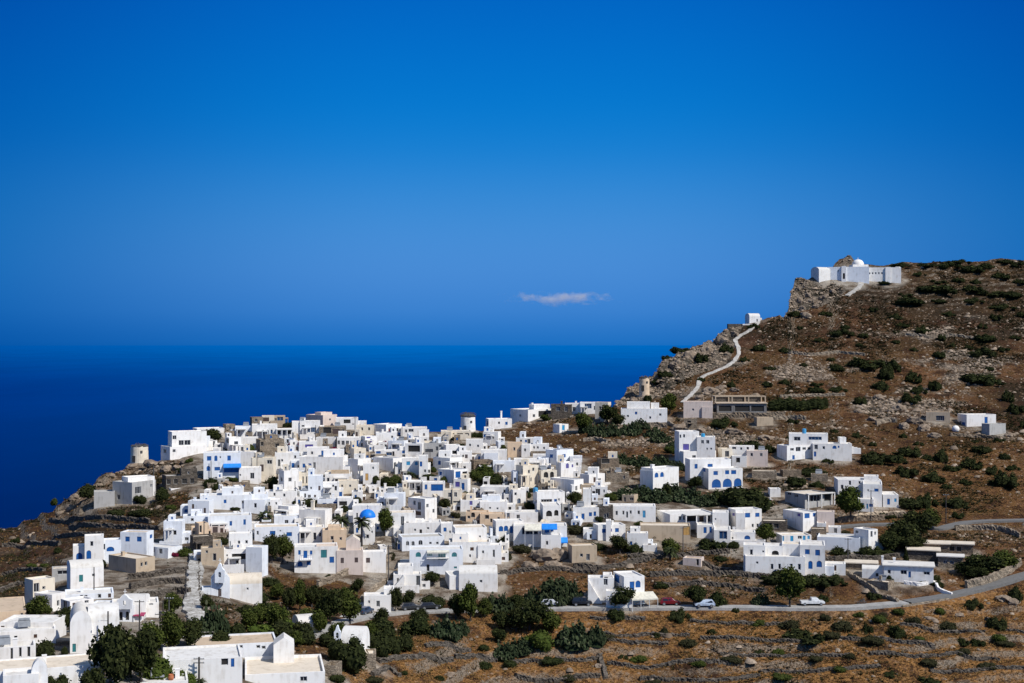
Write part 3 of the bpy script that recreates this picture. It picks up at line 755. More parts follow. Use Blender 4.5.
# --- right slope
H('bare concrete frame building with open upper floor', 715,766,412.5,403.5,2,'o:725,408.5,13,6 o:742,408.5,15,6 o:757,408.5,13,6', m='dgray', rc='r_t', cat='unfinished building', name='concrete_frame_building', fixed=True, group='unfinished buildings', roof='slab', d=9)
FRAME_BASE = (715,766,412.5)
H('pinkish cube house beside the walled track', 683.5,712.5,417,401,0,'d:693,409.5,2,2 d:707,411,2,2.4', m='pink', rc='r_c', fixed=True, more=[D(b=(702,712.5,416,407,0,''),m='pink',dy=-1.2,d=4)])
H('small stone hut with a dark square opening', 684,697,428,418.5,0,'o:689,423,4,5', m='lstone', rc='r_t', name='stone_hut', group='old stone buildings')
H('cubist white house of stacked blocks with a blue tank', 674.6,716,466,450.5,9,'d:694,457,3.6,3 d:712,457.4,3.6,3', fixed=True,
  more=[D(b=(674.6,699,452,431.5,4.5,'d:680,436.3,2.4,3.4 d:684,436,2,3.4 m/o:686,447,6,6'),dy=2.2,d=6),D(b=(697,715,452,437,0,'d:702.4,441.8,2.8,3.6 d:707.6,441.8,3,3.6 d:707,448.6,1.6,2 d:711,448.6,2,2'),dy=1.2,d=6)],  # violet door stands for a shaded recess, its shade put into the colour
  ex=[(TK,2,(703,4,434))])
H('cream house with small shaded yard', 718,732,464,448,4,'d:727,454,4,6', m='cream')
H('house with two upper windows behind the pink block', 729,754,462,445.5,0,'d:734,448,4,2.5 d:741,448.5,2,2.6 d:747.5,448,2.4,3')
H('pinkish block with two dark windows', 746.6,767.5,466,450,0,'d:751.6,454.6,2.4,3.4 d:761,454.6,2.6,3.4', m='pink', rc='r_c', more=[D(b=(732,746.5,468,456,0,'o:738,460,4,5'),dy=-.7)])
H('white house with three big blue arches', 701,742.5,489.5,467.5,7.5,'b:715.6,473.2,4.4,4 b:727,472.6,4,4 b:733.5,472.6,5,4 b/a:716.3,483.6,9,8.6 b/a:727.2,483.2,9,8.6 b/a:737.6,483,7.6,8.6 b:704,471,3,4', m='w', fixed=True,
  more=[D(b=(685,731,469,459.5,5,'b:696,466.5,3,5 b:710,465.6,5,3'),dy=4,d=6)])
H('low terrace house with a stone wall', 752,776,478,470,0,'', m='lstone', rc='r_c', name='stone_house', group='old stone buildings')
H('beige stone shed below the concrete frame', 754,773,426,417,3,'', m='tan', rc='r_c', name='stone_shed', group='old stone buildings')
H('long white villa climbing the open hillside', 777,812.5,461,445,10,'d:792,449.6,3.6,2.6 d:798,449.6,4.6,4.4 d:804,449.2,3.4,2.6 d:809,449.2,3.4,2.6 b/o:793.4,457.6,2.4,4.4', fixed=True,
  more=[D(b=(811,851,457,443.5,2,'d:816,447,3.4,4.6 d:823.5,447.6,2.4,3 b/a:834,447,4,3.2 b:838,446.6,1.6,2 b/o:815,454,2.2,5'),dy=.9),D(b=(789,827,445,433.5,0,'d:797,438.6,6.4,4 g:814.5,438,13,3.4'),dy=4.5,d=6),D(b=(838,846,444,437.5,2,''),dy=3,d=4)],
  ex=[(TK,2,(804,4,429)),(ST,1,(860,448.5,846.5,445.5),D(out=-2))])
H('low flat stone house with pale roof below the long villa', 780,801,477,469.5,3,'', m='stone', rc='r_c', name='stone_house', group='old stone buildings')
H('tan stone wall building below the long villa', 811,827.5,481,473.5,0,'', m='lstone', rc='r_t', name='stone_shed', group='old stone buildings')
H('tall white cube house of many blocks with blue doors', 834,880,496,478,4,'d:842,487,2.6,4.5 d:849.6,482.8,2.2,4.5 d:859,482.4,2,3 b/o:851,492,2.5,5 b/a:855,491.5,2.8,4 d/a:858.5,492,3,4', d=8, fixed=True,
  more=[D(b=(864,878,485,476,0,'d:870.4,481,2.6,3 d:875,481,2.4,3'),dy=1.5,d=5),D(b=(863,881.5,506,484,0,'b:876,489.8,4,3 d:868,490,1.6,1.8'),dy='g',d=9),D(b=(858,873,511,499,0,'c:862.6,505,3,4 c/o:867,506,1.6,5 b:870.6,505,3.6,3'),dy='g',d=8),
        D(b=(879,898,507,494.5,4,'b/o:888.4,501.6,2.6,6 c:895,500,2.2,3.4'),dy='g',d=8)])
H('white farmhouse alone on the right hillside with a blue door', 957.7,994.7,427,414,9,'b/o:985.2,420.6,3,7 d:960.6,423,2,2.6 b/o:963.6,425,3,5', fixed=True, d=6)
H('grey cement shed below the lone farmhouse', 982,1005,435.5,423.5,7.5,'', m='gray', rc='r_g', cat='shed', name='cement_shed', group='unfinished buildings', fixed=True)
H('low tan stone house on the bare right slope', 926,949,421,411.5,0,'d:939.5,418,8,5', m='tan', rc='r_t', name='stone_house', group='old stone buildings', fixed=True)
# --- left of the village
H('blue and white house of steps and arches', 84.7,103,566,535,0,'d:91.4,544,3,5 b/ao:88.6,556,4.6,11', m='w', fixed=True,
  more=[D(b=(73,85.5,567,546,0,'b/a:79,557,6,8'),m='w',dy=.8),D(b=(100,123,560,540.5,0,'b/a:110,549.4,7.4,4.6 d:103.5,547,3,6'),m='cool',dy=1.4),
        D(b=(121,153.5,557,532.5,-7,'b:128,539.5,4.4,5 b:139.4,539.3,4.6,5 b:151,538,2.5,4'),m='cool',rc='r_t',dy=1.8)])
H('tan flat roofed house with a dark side wall', 109,154.5,574,556,27,'d:141.6,565.4,2.2,4 d:145.8,565,2.4,4', m='tan', rc='r_c', d=9)
H('white roofed house with a long shaded front', 140,182,559,546.5,-14,'', m='cool', rc='r_w')
H('old stone house with a dark doorway', 190,212.5,551,535.5,3,'o/o:197.5,547,5,6', m='gstone', rc='r_c', name='stone_house', group='old stone buildings')
H('tan plastered house with two dark doors', 201,223.5,566,547,0,'d/o:214.2,557.5,3.4,7.4 d:206.6,552,2.4,3', m='tan', rc='r_c')
H('narrow tan ruin with a tall gap', 195,208.5,537,522.5,4,'o:200.5,529,2.4,7', m='peach', rc='r_t', name='stone_ruin', group='old stone buildings')
H('house with brown shutters', 209,224.5,537,525.5,0,'n/o:215,531,5,8 n:221.5,531,3,5', m='pink', rc='r_w')
H('white house with a shaded wedge shaped wall', 164,185,545,520,-3,'', m='cool')
H('bluish shaded low house', 183,210,527,515,0,'d:192,520,3,3', m='cool')
H('white house with a broad bluish front', 188.5,213.5,516,500,-4.5,'', m='cool')
H('long white house with one small blue window', 200,251,511,494.5,0,'b:224.6,502,2.6,3.6 d:242,503,2,3', m='cool')
H('long white house with three tall blue shutters', 208,251,536,514.5,0,'b:230.4,524,2.4,4.6 b:244,523,2.4,5.4 b:224.5,525,2,3', m='cool')
H('white house with a black shaded balcony recess', 224,251,569,548,0,'d:227,555.5,1.8,2 o:238.6,557,14,6 d:237,562.5,3,4 d:229,561,2,2.4',
  more=[D(b=(229,252,552,534,0,'d:229.5,543.5,2.6,4.5 d:238.8,542.6,2.4,3.4 d:246.2,542.4,2.6,3.4'),dy=2.2),D(b=(246,268,566,547.5,-6,''),m='cool',dy=-1)])
H('long bluish house with a beige roof', 239.5,267.5,510,493,0,'d:242,503,1.6,3', m='cool', rc='r_c')
H('white house with two small dark windows and a lower porch', 265.5,297,506,490.5,0,'d:274.3,494.6,2,3.2 d:284,495.5,2.2,3.2 d:271,502,2,2 d:281,502,2,2')
H('rounded white apse house', 297,317,504,490.5,3,'', m='cool')
H('flat house with two blue windows under a tan roof', 317.5,338,508,498,0,'b:324.5,504.7,4,3.2 b:330.5,505,3.4,3 b:335,504,4,4', m='cool', rc='r_t')
H('low white house with a dark opening', 337.5,353,509,497,0,'o:343,503.5,8,4.4')
H('white house with a shaded front and one arched window', 268,299,520,505.5,-10.5,'d/a:283.4,513,5,3.6 d:277.6,513.5,2,3', m='w')
H('low bluish terrace house', 274,302,527,515,0,'', m='cool')
H('large plain house with a shaded front and bright right side', 299,332,529,509,-7,'d:310.5,522.5,3,2.4', m='w', ex=[(CN,0,(309,3,502),D(m='cream'))])
H('broad house with three blue windows under a cream roof', 254.5,299,545,525.5,0,'b:272.4,533.2,5.4,3.8 b:288.8,535,5.4,4 d:257.6,533,2,4 d:280,531.4,1.6,1.6', m='cool', rc='r_c', fixed=True)
H('white house with dark shutters joined to the broad one', 298,324,545,526,0,'d:303,535.8,6,5.6 d/o:314.6,536.6,3,7.4 d:320,535,2.4,4', rc='r_c')
H('peach old house with a moulded top', 322.5,346.5,549,529,0,'d:332,538.2,3,4 d:340.6,539,2.4,3 d:333,543,2,5', m='peach', rc='r_c', fixed=True, more=[D(b=(328,341,531,526,0,''),m='peach',dy=1.5,d=3)])
H('pinkish house with brown windows and a small gable', 336.5,363,575,549,0,'n:342.2,560.6,3.2,5.4 n:356.2,560.4,3.4,5', m='pink', rc='r_c', fixed=True, more=[D(b=(346,360,551,541,0,''),m='pink',roof='gy',dy=2,d=4,rise=1)])
H('white house with one brown window beside the pink one', 362,386,573,551,0,'n:368,560.4,4,5')
H('white and blue house with a blue balcony and teal shutter', 294.5,337.5,574,545,0,'b:299.4,552.6,2.4,4.6 b/o:305.3,554.6,3.8,7.4 b:311,553,2.4,4.2 t:323.6,554.4,6,8 b:331.5,560.6,4.6,6.2 b/a:300,564,5,5 b:308.6,563.5,4,4', m='w', fixed=True,  # lower blue windows stand for the blue shade under the balcony
  more=[D(b=(316,337,549,546,0,''),m='pink',rc='r_c',dy=1.5)], ex=[(BA,0,(299.5,312,559.2),D(rail='blue'))])
H('white church with a bright blue dome', 353,382,527,504.5,0,'d:357,515.5,1.8,5 d:379,520,2,4', cat='church', name='domed_church', group='churches', fixed=True)
H('white house with one dark window behind the palm', 361,375,545,526,0,'d:367.5,536.6,3,4 d:372,532,1.6,2.4')
H('bluish blank house with a triangular shadowed gable', 384,405.5,509,492.5,-2,'', m='cool')
H('low long white house above the dome', 379,402,495,487.5,0,'d:382,491,2,2.4')
H('white house with a wide blue veranda', 422.5,445,497,481.5,0,'b/o:437,487.6,12,6.6 b:426,487,2.6,5', m='w', fixed=True)
H('cream stone house with two dark windows', 443.5,462,508,489,0,'d:449.7,495,3.2,4.6 d:455.5,494.6,3,4.6 d:457,502,8,2', m='cream', rc='r_c')
H('white house with blue shaded doors', 453.5,470.5,496,478.5,-3,'m:457.5,484.5,4.6,5 b/o:463,486.5,3,7', m='w')
H('two toned house with shaded left front and bright right side', 408,437,521,498,-12,'d:414.3,504,2.4,4.4 d/o:419.2,506.6,3.2,8 d:427.5,506,2.4,3.6 d:433.6,512,2,4 n:418,514,6,4', m='w')
H('tall cream white house with a dark double window', 385,415.5,536,511.5,0,'d:390.4,520.6,3.2,6 d:402.4,521,3.4,9 d:385.5,519,2.4,4', m='w', rc='r_c')
H('bright white block with stepped parapet', 404,441.5,539,521,0,'d:428,528.5,2.4,2.2 d:415,530,2,2.4')
H('long low house with five arched openings', 398,444.5,552,535.5,4,'d/a:407.5,543.6,3.2,4.6 d/a:413,543.8,3.2,4.6 d/a:420.5,543.2,4.2,5 d:430.4,544,2.6,2.4 d:437.4,544.2,2.6,2.4', m='cool', rc='r_g', fixed=True)
H('white house with four teal shutters and a balcony', 409.5,463,575,547.5,0,'t/a:418.3,554.6,5.2,4.8 t/a:429.8,553.6,5,5 t/o:441.8,556,7.6,8 t/a:454.3,555,5.2,4.6 d:428,568,3,7 t:455.4,568,3,2', m='cool', rc='r_w', fixed=True,
  ex=[(BA,0,(426.5,449,557.6),D()),(AW,0,(427,449,550.6,551.8,'awning'),D(out=.9))])
H('white barrel roofed house with one small square window', 445,498,591,573,4.5,'d:480.4,581.5,2.6,2.8', m='w', roof='flat', fixed=True, par=.1,
  more=[D(b=(459,497.5,591,574,0,'d:481,581.4,2.6,2.8'),roof='vx',dy=-.25,d=6.5,rise=1.3)])
H('white courtyard with stepped walls and a dark gate', 393.5,421.5,590,573,0,'d/o:418,581.5,4,11', more=[D(b=(398,413,576,566.5,0,''),dy=2,d=5)], ex=[(ST,0,(394,586,404,574),D())])
H('white house with a long cream roof terrace', 449,490.5,563,540,0,'d/a:479.3,554.6,3,6 d:470,556,2,3', rc='r_c', m='w', par=.5,
  more=[D(b=(452,487,545,528,3,'d:480,537,2,2'),rc='r_c',dy=5,d=6,m='w')])
H('white house with a single blue window behind the terrace', 441,453,541,522.5,0,'b:445,529.6,3,4 d:450,532,1.8,2.6')
H('low peach rubble walled house', 466,489,522,511,0,'o/a:473,515,4,5 o/a:481,516,4,5', m='peach', rc='r_t', name='stone_house', group='old stone buildings')
H('plain white house with shaded niches', 460.5,488,512,499,0,'m:471,503,3,4 d:478,504.5,1.6,2')
H('white house with a grey terrace in the centre', 480,511,500,486,-3,'d:495.5,494.5,2.4,2.4', rc='r_w')
H('white house above a shaded low wall', 480,507.5,514,500.5,0,'d:490,508,2,2 d:497.5,508.5,2,2', more=[D(b=(482,500,502,496,0,''),m='cool',dy=2)])
H('white house with a blue grey arched door', 509,526,504,489,4,'g/ao:519,501.5,3.6,6 d:515.5,494,2.4,3')
H('white villa with a dark veranda and blue door', 533,565,512,491,4,'d:536.4,502,2,3 d:546.5,502.4,11,6 b/o:555.6,502.6,2.8,6.4 d:559,500,1.6,2.4', fixed=True,
  more=[D(b=(540,561,522,505.5,3,'o/a:549,513.6,6,6 o/a:556.3,513,4.4,6'),dy='g',d=8)], ex=[(TK,0,(537.5,5,491.5 - 3.0))])
H('white house with many small blue doors and windows', 573,599,522,506,0,'b:576.6,517.2,3,3 b/o:583,516.5,3,6 b:590.4,514.2,3,4 b:594.8,513.6,2.4,4.4', more=[D(b=(583,591,508,489,0,''),dy=3,d=3.6)])
H('dark rubble block with flat roof', 597.5,613,522,505,0,'', m='gstone', rc='r_c', name='stone_house', group='old stone buildings')
H('small white house with dark doorway', 591.5,607.5,498,486,0,'d/o:597.8,492,4.6,6.4 d:604,491,1.6,3')
H('long white walled house with a pale blue door', 505.5,538,523,511,0,'g/o:508.2,516.6,3,8')
H('white house with two blue arched windows and a blue door', 492.5,524,542,520,3.5,'b/a:501,528.8,4.4,5.4 b/a:506,528.6,4.2,5.4 b/o:511.5,530,3.2,7 b/o:522,535,4,8', fixed=True)
H('white house with two bright blue awnings', 513.5,567,547,524,0,'d:530,531,16,7 b:541,532,2.6,6 b/o:552,528,3,6 d:557,540,5,5 b/o:547,530,5,5', fixed=True,
  ex=[(AW,0,(524.5,541.5,523.8,528.6,'awning'),D(out=2.2,posts=3)),(AW,0,(541.6,557,523.6,527.6,'bawning'),D(out=2)),(AW,0,(552.5,567.5,537.2,541,'bawning'),D(out=1.8))],
  more=[D(b=(541,561,551,535,0,'d:547,543,2.4,4'),dy='g',d=4)])
H('square tan stone hut with a flat cream roof', 568,597,563,544.5,4,'d:581.4,555.6,3,3.4 d/o:588,557.6,3.6,6.4', m='tan', rc='r_c', name='stone_hut', group='old stone buildings', fixed=True)
H('white house with one narrow dark door', 478,501.5,564,544,0,'d/o:493.8,553.5,2.2,7.6 d:483,552,2.2,3')
H('old peach rubble house by white walls', 480,504.5,525,513,0,'o:487,517,4,4', m='peach', rc='r_t', name='stone_house', group='old stone buildings')
H('long white house with five windows and a blue door', 609,655.5,521,504.5,0,'d:616.6,513,2.2,4.4 d:623.3,512.6,2,4 d/o:627,514.5,2,6.4 d:630.6,512,2,3.6 d:638.6,512.2,2.4,3.8 c/o:644,513.8,2.8,7', fixed=True)
H('white house with blue windows and a shaded left end', 593,625.5,541,524,5,'b:604.5,531,5,4 b:617,530.6,3.8,4 m:611,530.5,2,3', more=[D(b=(606,611,541,520.5,0,''),dy=-.3,d=3)])
H('sloping white walled garden house', 627,648,549,532,0,'b:631,543,2.6,3.4', more=[D(b=(643,657,551,545,0,''),dy=-1,d=3)])
H('long beige block wall garage with an orange door', 640,690,540,523.5,0,'y/o:686.3,529.5,6.4,10', m='tan', rc='r_c', cat='garage', name='block_garage', group='unfinished buildings', fixed=True, d=6)
H('big white villa with deep verandas and a long roof', 657,716,531,512,13,'o:692,519,10,6.4 n/o:701.5,520.4,4.6,6.6 d:708.4,519.6,4,6 d:680,518.5,3,4 d:684,518.5,2,4', fixed=True, d=9,
  more=[D(b=(697,714,538,525,0,'b/o:705,530,3,6 b/o:710.5,529.5,2.4,6'),dy='g',d=6),D(b=(712.5,728.5,530,512.5,0,'d:715.5,519,1.6,2'),dy=-1,d=6),D(b=(714,730.5,546,530,0,'g:723,535,8,8 c:718,528.5,3,3'),dy='g',d=8)],
  ex=[(CA,0,(682,714,514),D(posts=4,out=2.6))])
H('two storey white house with blue windows under palms', 728,761.5,531,508.5,7.5,'b:747,515.6,6,4.6 b:757.2,515.6,4.2,4 d:752.6,526.2,2,3.6 d:757.4,526.2,2,3.6 m:733.5,515,2.6,3', fixed=True, more=[D(b=(736,745,530,513,0,''),dy=-1.2,d=3)])
H('low white house with a half round window', 727.5,755,545,530.5,0,'b/a:747,537,5.6,4 d:732.5,538,1.6,2.4', more=[D(b=(730,765,547,540,0,''),dy=-1,d=2.5)])
H('small white box above a flight of steps', 768,780.5,497,488,2,'', fixed=True, ex=[(ST,0,(769,497,786.5,510),D(out=.3))])
H('grey house with a glazed white framed veranda', 785,832.5,509,492.5,20,'d:813.6,499,13,6.6 o:827.5,499,7,7 d:796.4,497,3.4,3.4 d:789,496,4,3', m='gray', rc='r_c', fixed=True, d=8, ex=[(CA,0,(805.5,832,493.6),D(posts=3,out=1.2))])
H('white house with a broad bluish flank and small blue windows', 783,818.5,532,510.5,20,'b:807,516,5,5 b:814,515.4,2.6,3.8 m:799,515.6,3,3', d=8, fixed=True, more=[D(b=(817,834,524,511.5,0,'b:823,506.5,8,3'),m='pink',dy=1)])
H('dark stone pergola house', 762,787,530,519.5,0,'o:768,525,8,5 o:776,525.5,5,5', m='gstone', rc='r_c', name='stone_house', group='old stone buildings')
H('low white house with four sky blue doors', 776,811,547,534,6,'c/o:791.7,539,3,6.4 d:799.5,537.6,4,3.4 c/o:803.8,538.6,2.6,6 c:808.2,537.8,2.4,3.4 c/o:782.5,538,3,5', rc='r_c', fixed=True)
H('long blank bluish white wall building', 818,861,553,536,-1,'', m='cool', rc='r_w', d=7)
H('brown stone house with one dark square window', 811,826,541,527.5,0,'d:817.5,534.4,2.6,3.4', m='stone', rc='r_c', name='stone_house', group='old stone buildings')
H('small white block on the wall', 828.5,840.5,537,526,0,'', more=[D(b=(817,826,530,523,0,''),dy=2)])
H('large white house of two wings with blue doors and arches', 800,824.5,575,542,0,'b:807.2,551.6,4.6,5 b:817.2,552.2,4.6,5.8 b/ao:810.2,564.6,4.2,8 b/a:818.8,563.4,5.2,6.4', m='w', fixed=True, d=8,
  more=[D(b=(743.5,804,575,556,2,'d:771.6,566.2,2.8,5.6 d:779,566,2.6,5.6 d:790.6,566,2.6,6 d:798.4,566,2.8,6 d:757,562.5,2.4,2.4'),dy=-.6,d=8,m='w',rc='r_w'),D(b=(743.5,765,558,545,0,'d:751.2,552,3,5.6 d:763,551,2,2'),dy=1.5,d=5),
        D(b=(758,783,560,545.5,0,'o/a:775,552.4,7,4.6 d:764,551.4,2,1.6'),dy=2.8,d=5),D(b=(782,801,560,544,0,''),dy=2.2,d=5,rc='r_c')])
H('small white annex with a sunlit roof', 823,845,574,562,0,'', more=[D(b=(825,834,575,566,0,''),m='cool',dy=-1,d=2)], m='w', roof='flat')
H('white house with steps falling to the right', 854,877.5,553,528.5,14.5,'d:871.5,534.4,2,6 d:875,534,1.6,3.4 d:857,533.6,3,3', fixed=True, ex=[(ST,0,(876,538,888,549),D(out=-1.5))])
H('low long stone house with a white flat roof', 918.5,948,553,543.5,0,'', m='stone', rc='r_c', roof='slab', name='stone_house', group='old stone buildings')
H('stone house with two dark openings and pale roof', 948,972,553,544,0,'o:952,548.5,5,5 o:958.5,548.5,5,5', m='stone', rc='r_c', roof='slab', name='stone_house', group='old stone buildings')
H('stone outbuilding with a long pale roof', 907,938,559,550,0,'', m='gstone', rc='r_c', roof='slab', name='stone_house', group='old stone buildings')
H('white bungalow with a wide white roof and tall chimney', 884,931.5,581,565.5,0,'d:903,571.5,6,4.4 b/o:908.7,573.5,2.4,6 d:925,571.6,6,3.4 d:889,571.5,3,4', roof='slab', rc='r_w', fixed=True, ex=[(CN,0,(894,2.4,559.5)),(CN,0,(882.5,1.8,558))])
H('flat white roofed stone house with two dark windows', 938,962,567,556.5,0,'d:945,561.5,3.6,3.4 d:951.4,562,3.6,3.4', m='lstone', rc='r_w', roof='slab', name='stone_house', group='old stone buildings')
H('small curved white tank house', 862,884,578,569,0,'', roof='vx', rise=.6, d=4)
H('low stone walled pen with pale roof', 846,876,569,563,0,'', m='stone', rc='r_c', roof='slab', d=4, name='stone_shed', group='old stone buildings')
H('stone cistern house below the white tank', 868,894,591,581,-6,'', m='lstone', rc='r_c', name='stone_shed', group='old stone buildings')
H('small pinkish stone hut with a dark door', 683,704,567,557.5,-3,'o/o:697.6,562.4,2.6,6.4', m='pink', rc='r_t', name='stone_hut', group='old stone buildings', fixed=True)
# --- roadside cafe
H('roadside white house with blue shutters and a cream awning', 613,644.5,606,573.5,11,'b/o:632,586.4,4.6,9 b/a:638,584.6,5,7 b/o:617,582,5,8', m='w', fixed=True, d=7,
  more=[D(b=(588,614,592,578,0,'d:605.6,580.5,4,9'),dy=2,d=4),D(b=(606,632,607,591,0,'o:621,600.5,12,8'),dy=-2.0,d=2.5),D(b=(603,612,588,575,0,'d/o:606,581.6,4,10'),dy=3,d=4)],
  ex=[(AW,0,(627,653,592.6,597,'awning'),D(out=3.2,posts=4)),(ST,1,(588,579,604,606),D(out=-.6,width=1.2,m='w'))])
# --- bottom left foreground
H('white house with teal window and a curved top', 67,102.5,590,569,3.5,'t:80.6,579,3.8,7 d:92.5,576.5,3,3', fixed=True, roof='vx', rise=1.2, d=6)
H('grey flat hut with an open window band', 52,73,581,567.5,0,'d:62,573,10,4', m='gray', rc='r_c')
H('cream grey house with stepped walls', 25,54,604,578.5,8,'o:45.6,579.8,6,2.4 d:36,588,6,9', m='cream', rc='r_w')  # dark window near the corner is added for a patch of shade
H('white house with a square blue flank', 35,65,612,592.5,17,'d:58,604.6,2.4,6', m='w')
H('white house with blue shaded porch and flat roof', 61,93,617,599.5,9,'d:65,606,4,8 d:86,604,4,3')
H('long white house with bluish roof edge', 65,112,601,594,0,'', m='cool')
H('white house with a shaded front behind the bell gable', 91.5,121,614,602,-6,'', m='cool')
H('white chapel with a tall rounded vault and teal door', 70,91,654,626,0,'t/o:74,648,3.4,8', cat='chapel', name='vaulted_chapel', group='churches', roof='vy', rise=2.1, d=8, fixed=True, more=[D(b=(88,118,650,623,0,''),roof='vx',rise=2.2,dy=1.2,d=6)])
H('long white house with a wide flat roof among trees', -6,53,646,630,0,'d:8,630.4,4,4', m='w', more=[D(b=(2,66,634,622.5,-13,'n:5,628,3.6,4'),dy=5,d=6)])
H('white walled yard with three tall slots', -8,33.5,668,645,0,'o:10.6,655.4,2.4,12 o:18.7,653,2.6,12 o:26.8,653,3,13', par=1.6)
H('wide cream flat roof house in the corner', -20,100,702,668,0,'', m='w', rc='r_c', d=7.5, par=.2, more=[D(b=(31,47,686,676,0,''),roof='vy',rise=2.0,dy=-.5,d=1.6),D(b=(3,37,692,676,0,''),dy=-2.0,d=4)])
H('tan walled flat terrace house', -14,24,623,611,0,'', m='peach', rc='r_t', d=14, par=.1)
H('white nave house behind the bell gable', 112,157.5,618,602,0,'d:150,606,4,2 m:140,610,9,5', m='w')  # violet window stands for purple shade on the wall, put into colour
H('long low building with a tan roof and white pedimented end', 172,276,656,645.5,0,'d:257,651,4,3.4 d:262.4,652,4,3.4 d:240,650,3,3', m='cool', rc='r_t', d=8, fixed=True, more=[D(b=(273.5,294,658,645,0,''),roof='gy',rise=1.1,dy=-1.0,d=4)])
H('white house with a blue door in a shadowed porch', 163,241,692,655,0,'o:223.5,663,7,11 b/o:231.4,666,3.4,8 d:231,651.8,2,2', m='w', d=9, fixed=True)
H('wide flat roofed house with a square dark window', 245,324.5,700,670,0,'d:303,681.5,7,5', m='w', rc='r_c', d=12, fixed=True, par=.45)
H('low white flat roof among the trees in the foreground', 140,187,700,680,0,'', m='w', rc='r_w', d=6)
H('stone walled courtyard with a white well', 324,342,680,663,-6,'', m='lstone', rc='r_c', name='stone_courtyard', group='old stone buildings', par=.9, fixed=True)
H('white slanting vaulted chapel roof among the trees', 292,320,634,626,7,'', cat='chapel', name='vaulted_chapel', group='churches', roof='vx', rise=1.5, d=5, fixed=True)
H('small white vaulted chapel with a belfry by the path', 340,370,660,647,-9,'', cat='chapel', name='vaulted_chapel', group='churches', roof='vx', rise=2.9, d=6, fixed=True, more=[D(b=(361,376,667,654,0,''),m='lstone',dy=-.8,d=4)])
H('stepped white house where the lane meets the road', 364,391,612,594,0,'d:378,604,3.6,6 d:369,602,2,3', more=[D(b=(384,394,604,589,0,''),dy=3,d=4)])

# --- small houses that fill the gaps of the dense village
def fill_village(n):
    r = random.Random(21); got = 0; tries = 0
    poly = [(206,446),(260,434),(340,432),(430,436),(500,448),(560,462),(600,486),(612,520),(560,540),(520,545),(500,560),(440,560),(400,560),(340,552),(300,548),(262,545),(225,545),(200,520),(200,480)]
    while got < n and tries < 16000:
        tries += 1
        px, v = r.uniform(200,612), r.uniform(436,560)
        if not in_poly(np.array([px]), np.array([v]), poly)[0]: continue
        Y = dist2(px, v); x, y = (px-CX)/F*Y, Y+2
        if any((fx-x)**2+(fy-y)**2 < (max(2.7, fr*.58)+(1.7 if got < 85 else .9))**2 for fx,fy,fr in FOOT): continue
        w = r.uniform(7,12.5)*(1 if got < 85 else .78); h = r.uniform(6.5,10.5)*(1 if got < 85 else .9); side = r.choice([0,0,w*.3,-w*.3,-w*.22]); m, mn = r.choice([('w','white'),('w','white'),('w','white'),('cool','bluish white'),('cream','cream'),('gray','grey'),('lstone','pale stone')])
        f0, f1 = px-w/2+max(0,side)+1.2, px+w/2+min(0,side)-1.2
        c, cn = r.choice([('d/o','a dark doorway'),('b','a blue window'),('b/o','a blue door'),('d','a dark window'),('n/o','a brown door'),('o','an open shaded bay')])
        hw = 2.2 if c != 'o' else 4.5
        ws = f"{c}:{r.uniform(f0,f1):.1f},{v-h*.42:.1f},{hw},{h*.5 if '/o' in c else h*.36:.1f}"
        H(f"small {mn} house with {cn}", px-w/2, px+w/2, v, v-h, side, ws, m=m, d=r.uniform(3.5,6))
        got += 1
    print('filled', got)
fill_village(135)
# ------------------------------------------------------------------ windmills, churches, frame building
def at(px, v, Y): return Vector(((px-CX)/F*Y, Y, (CY-v)/F*Y))

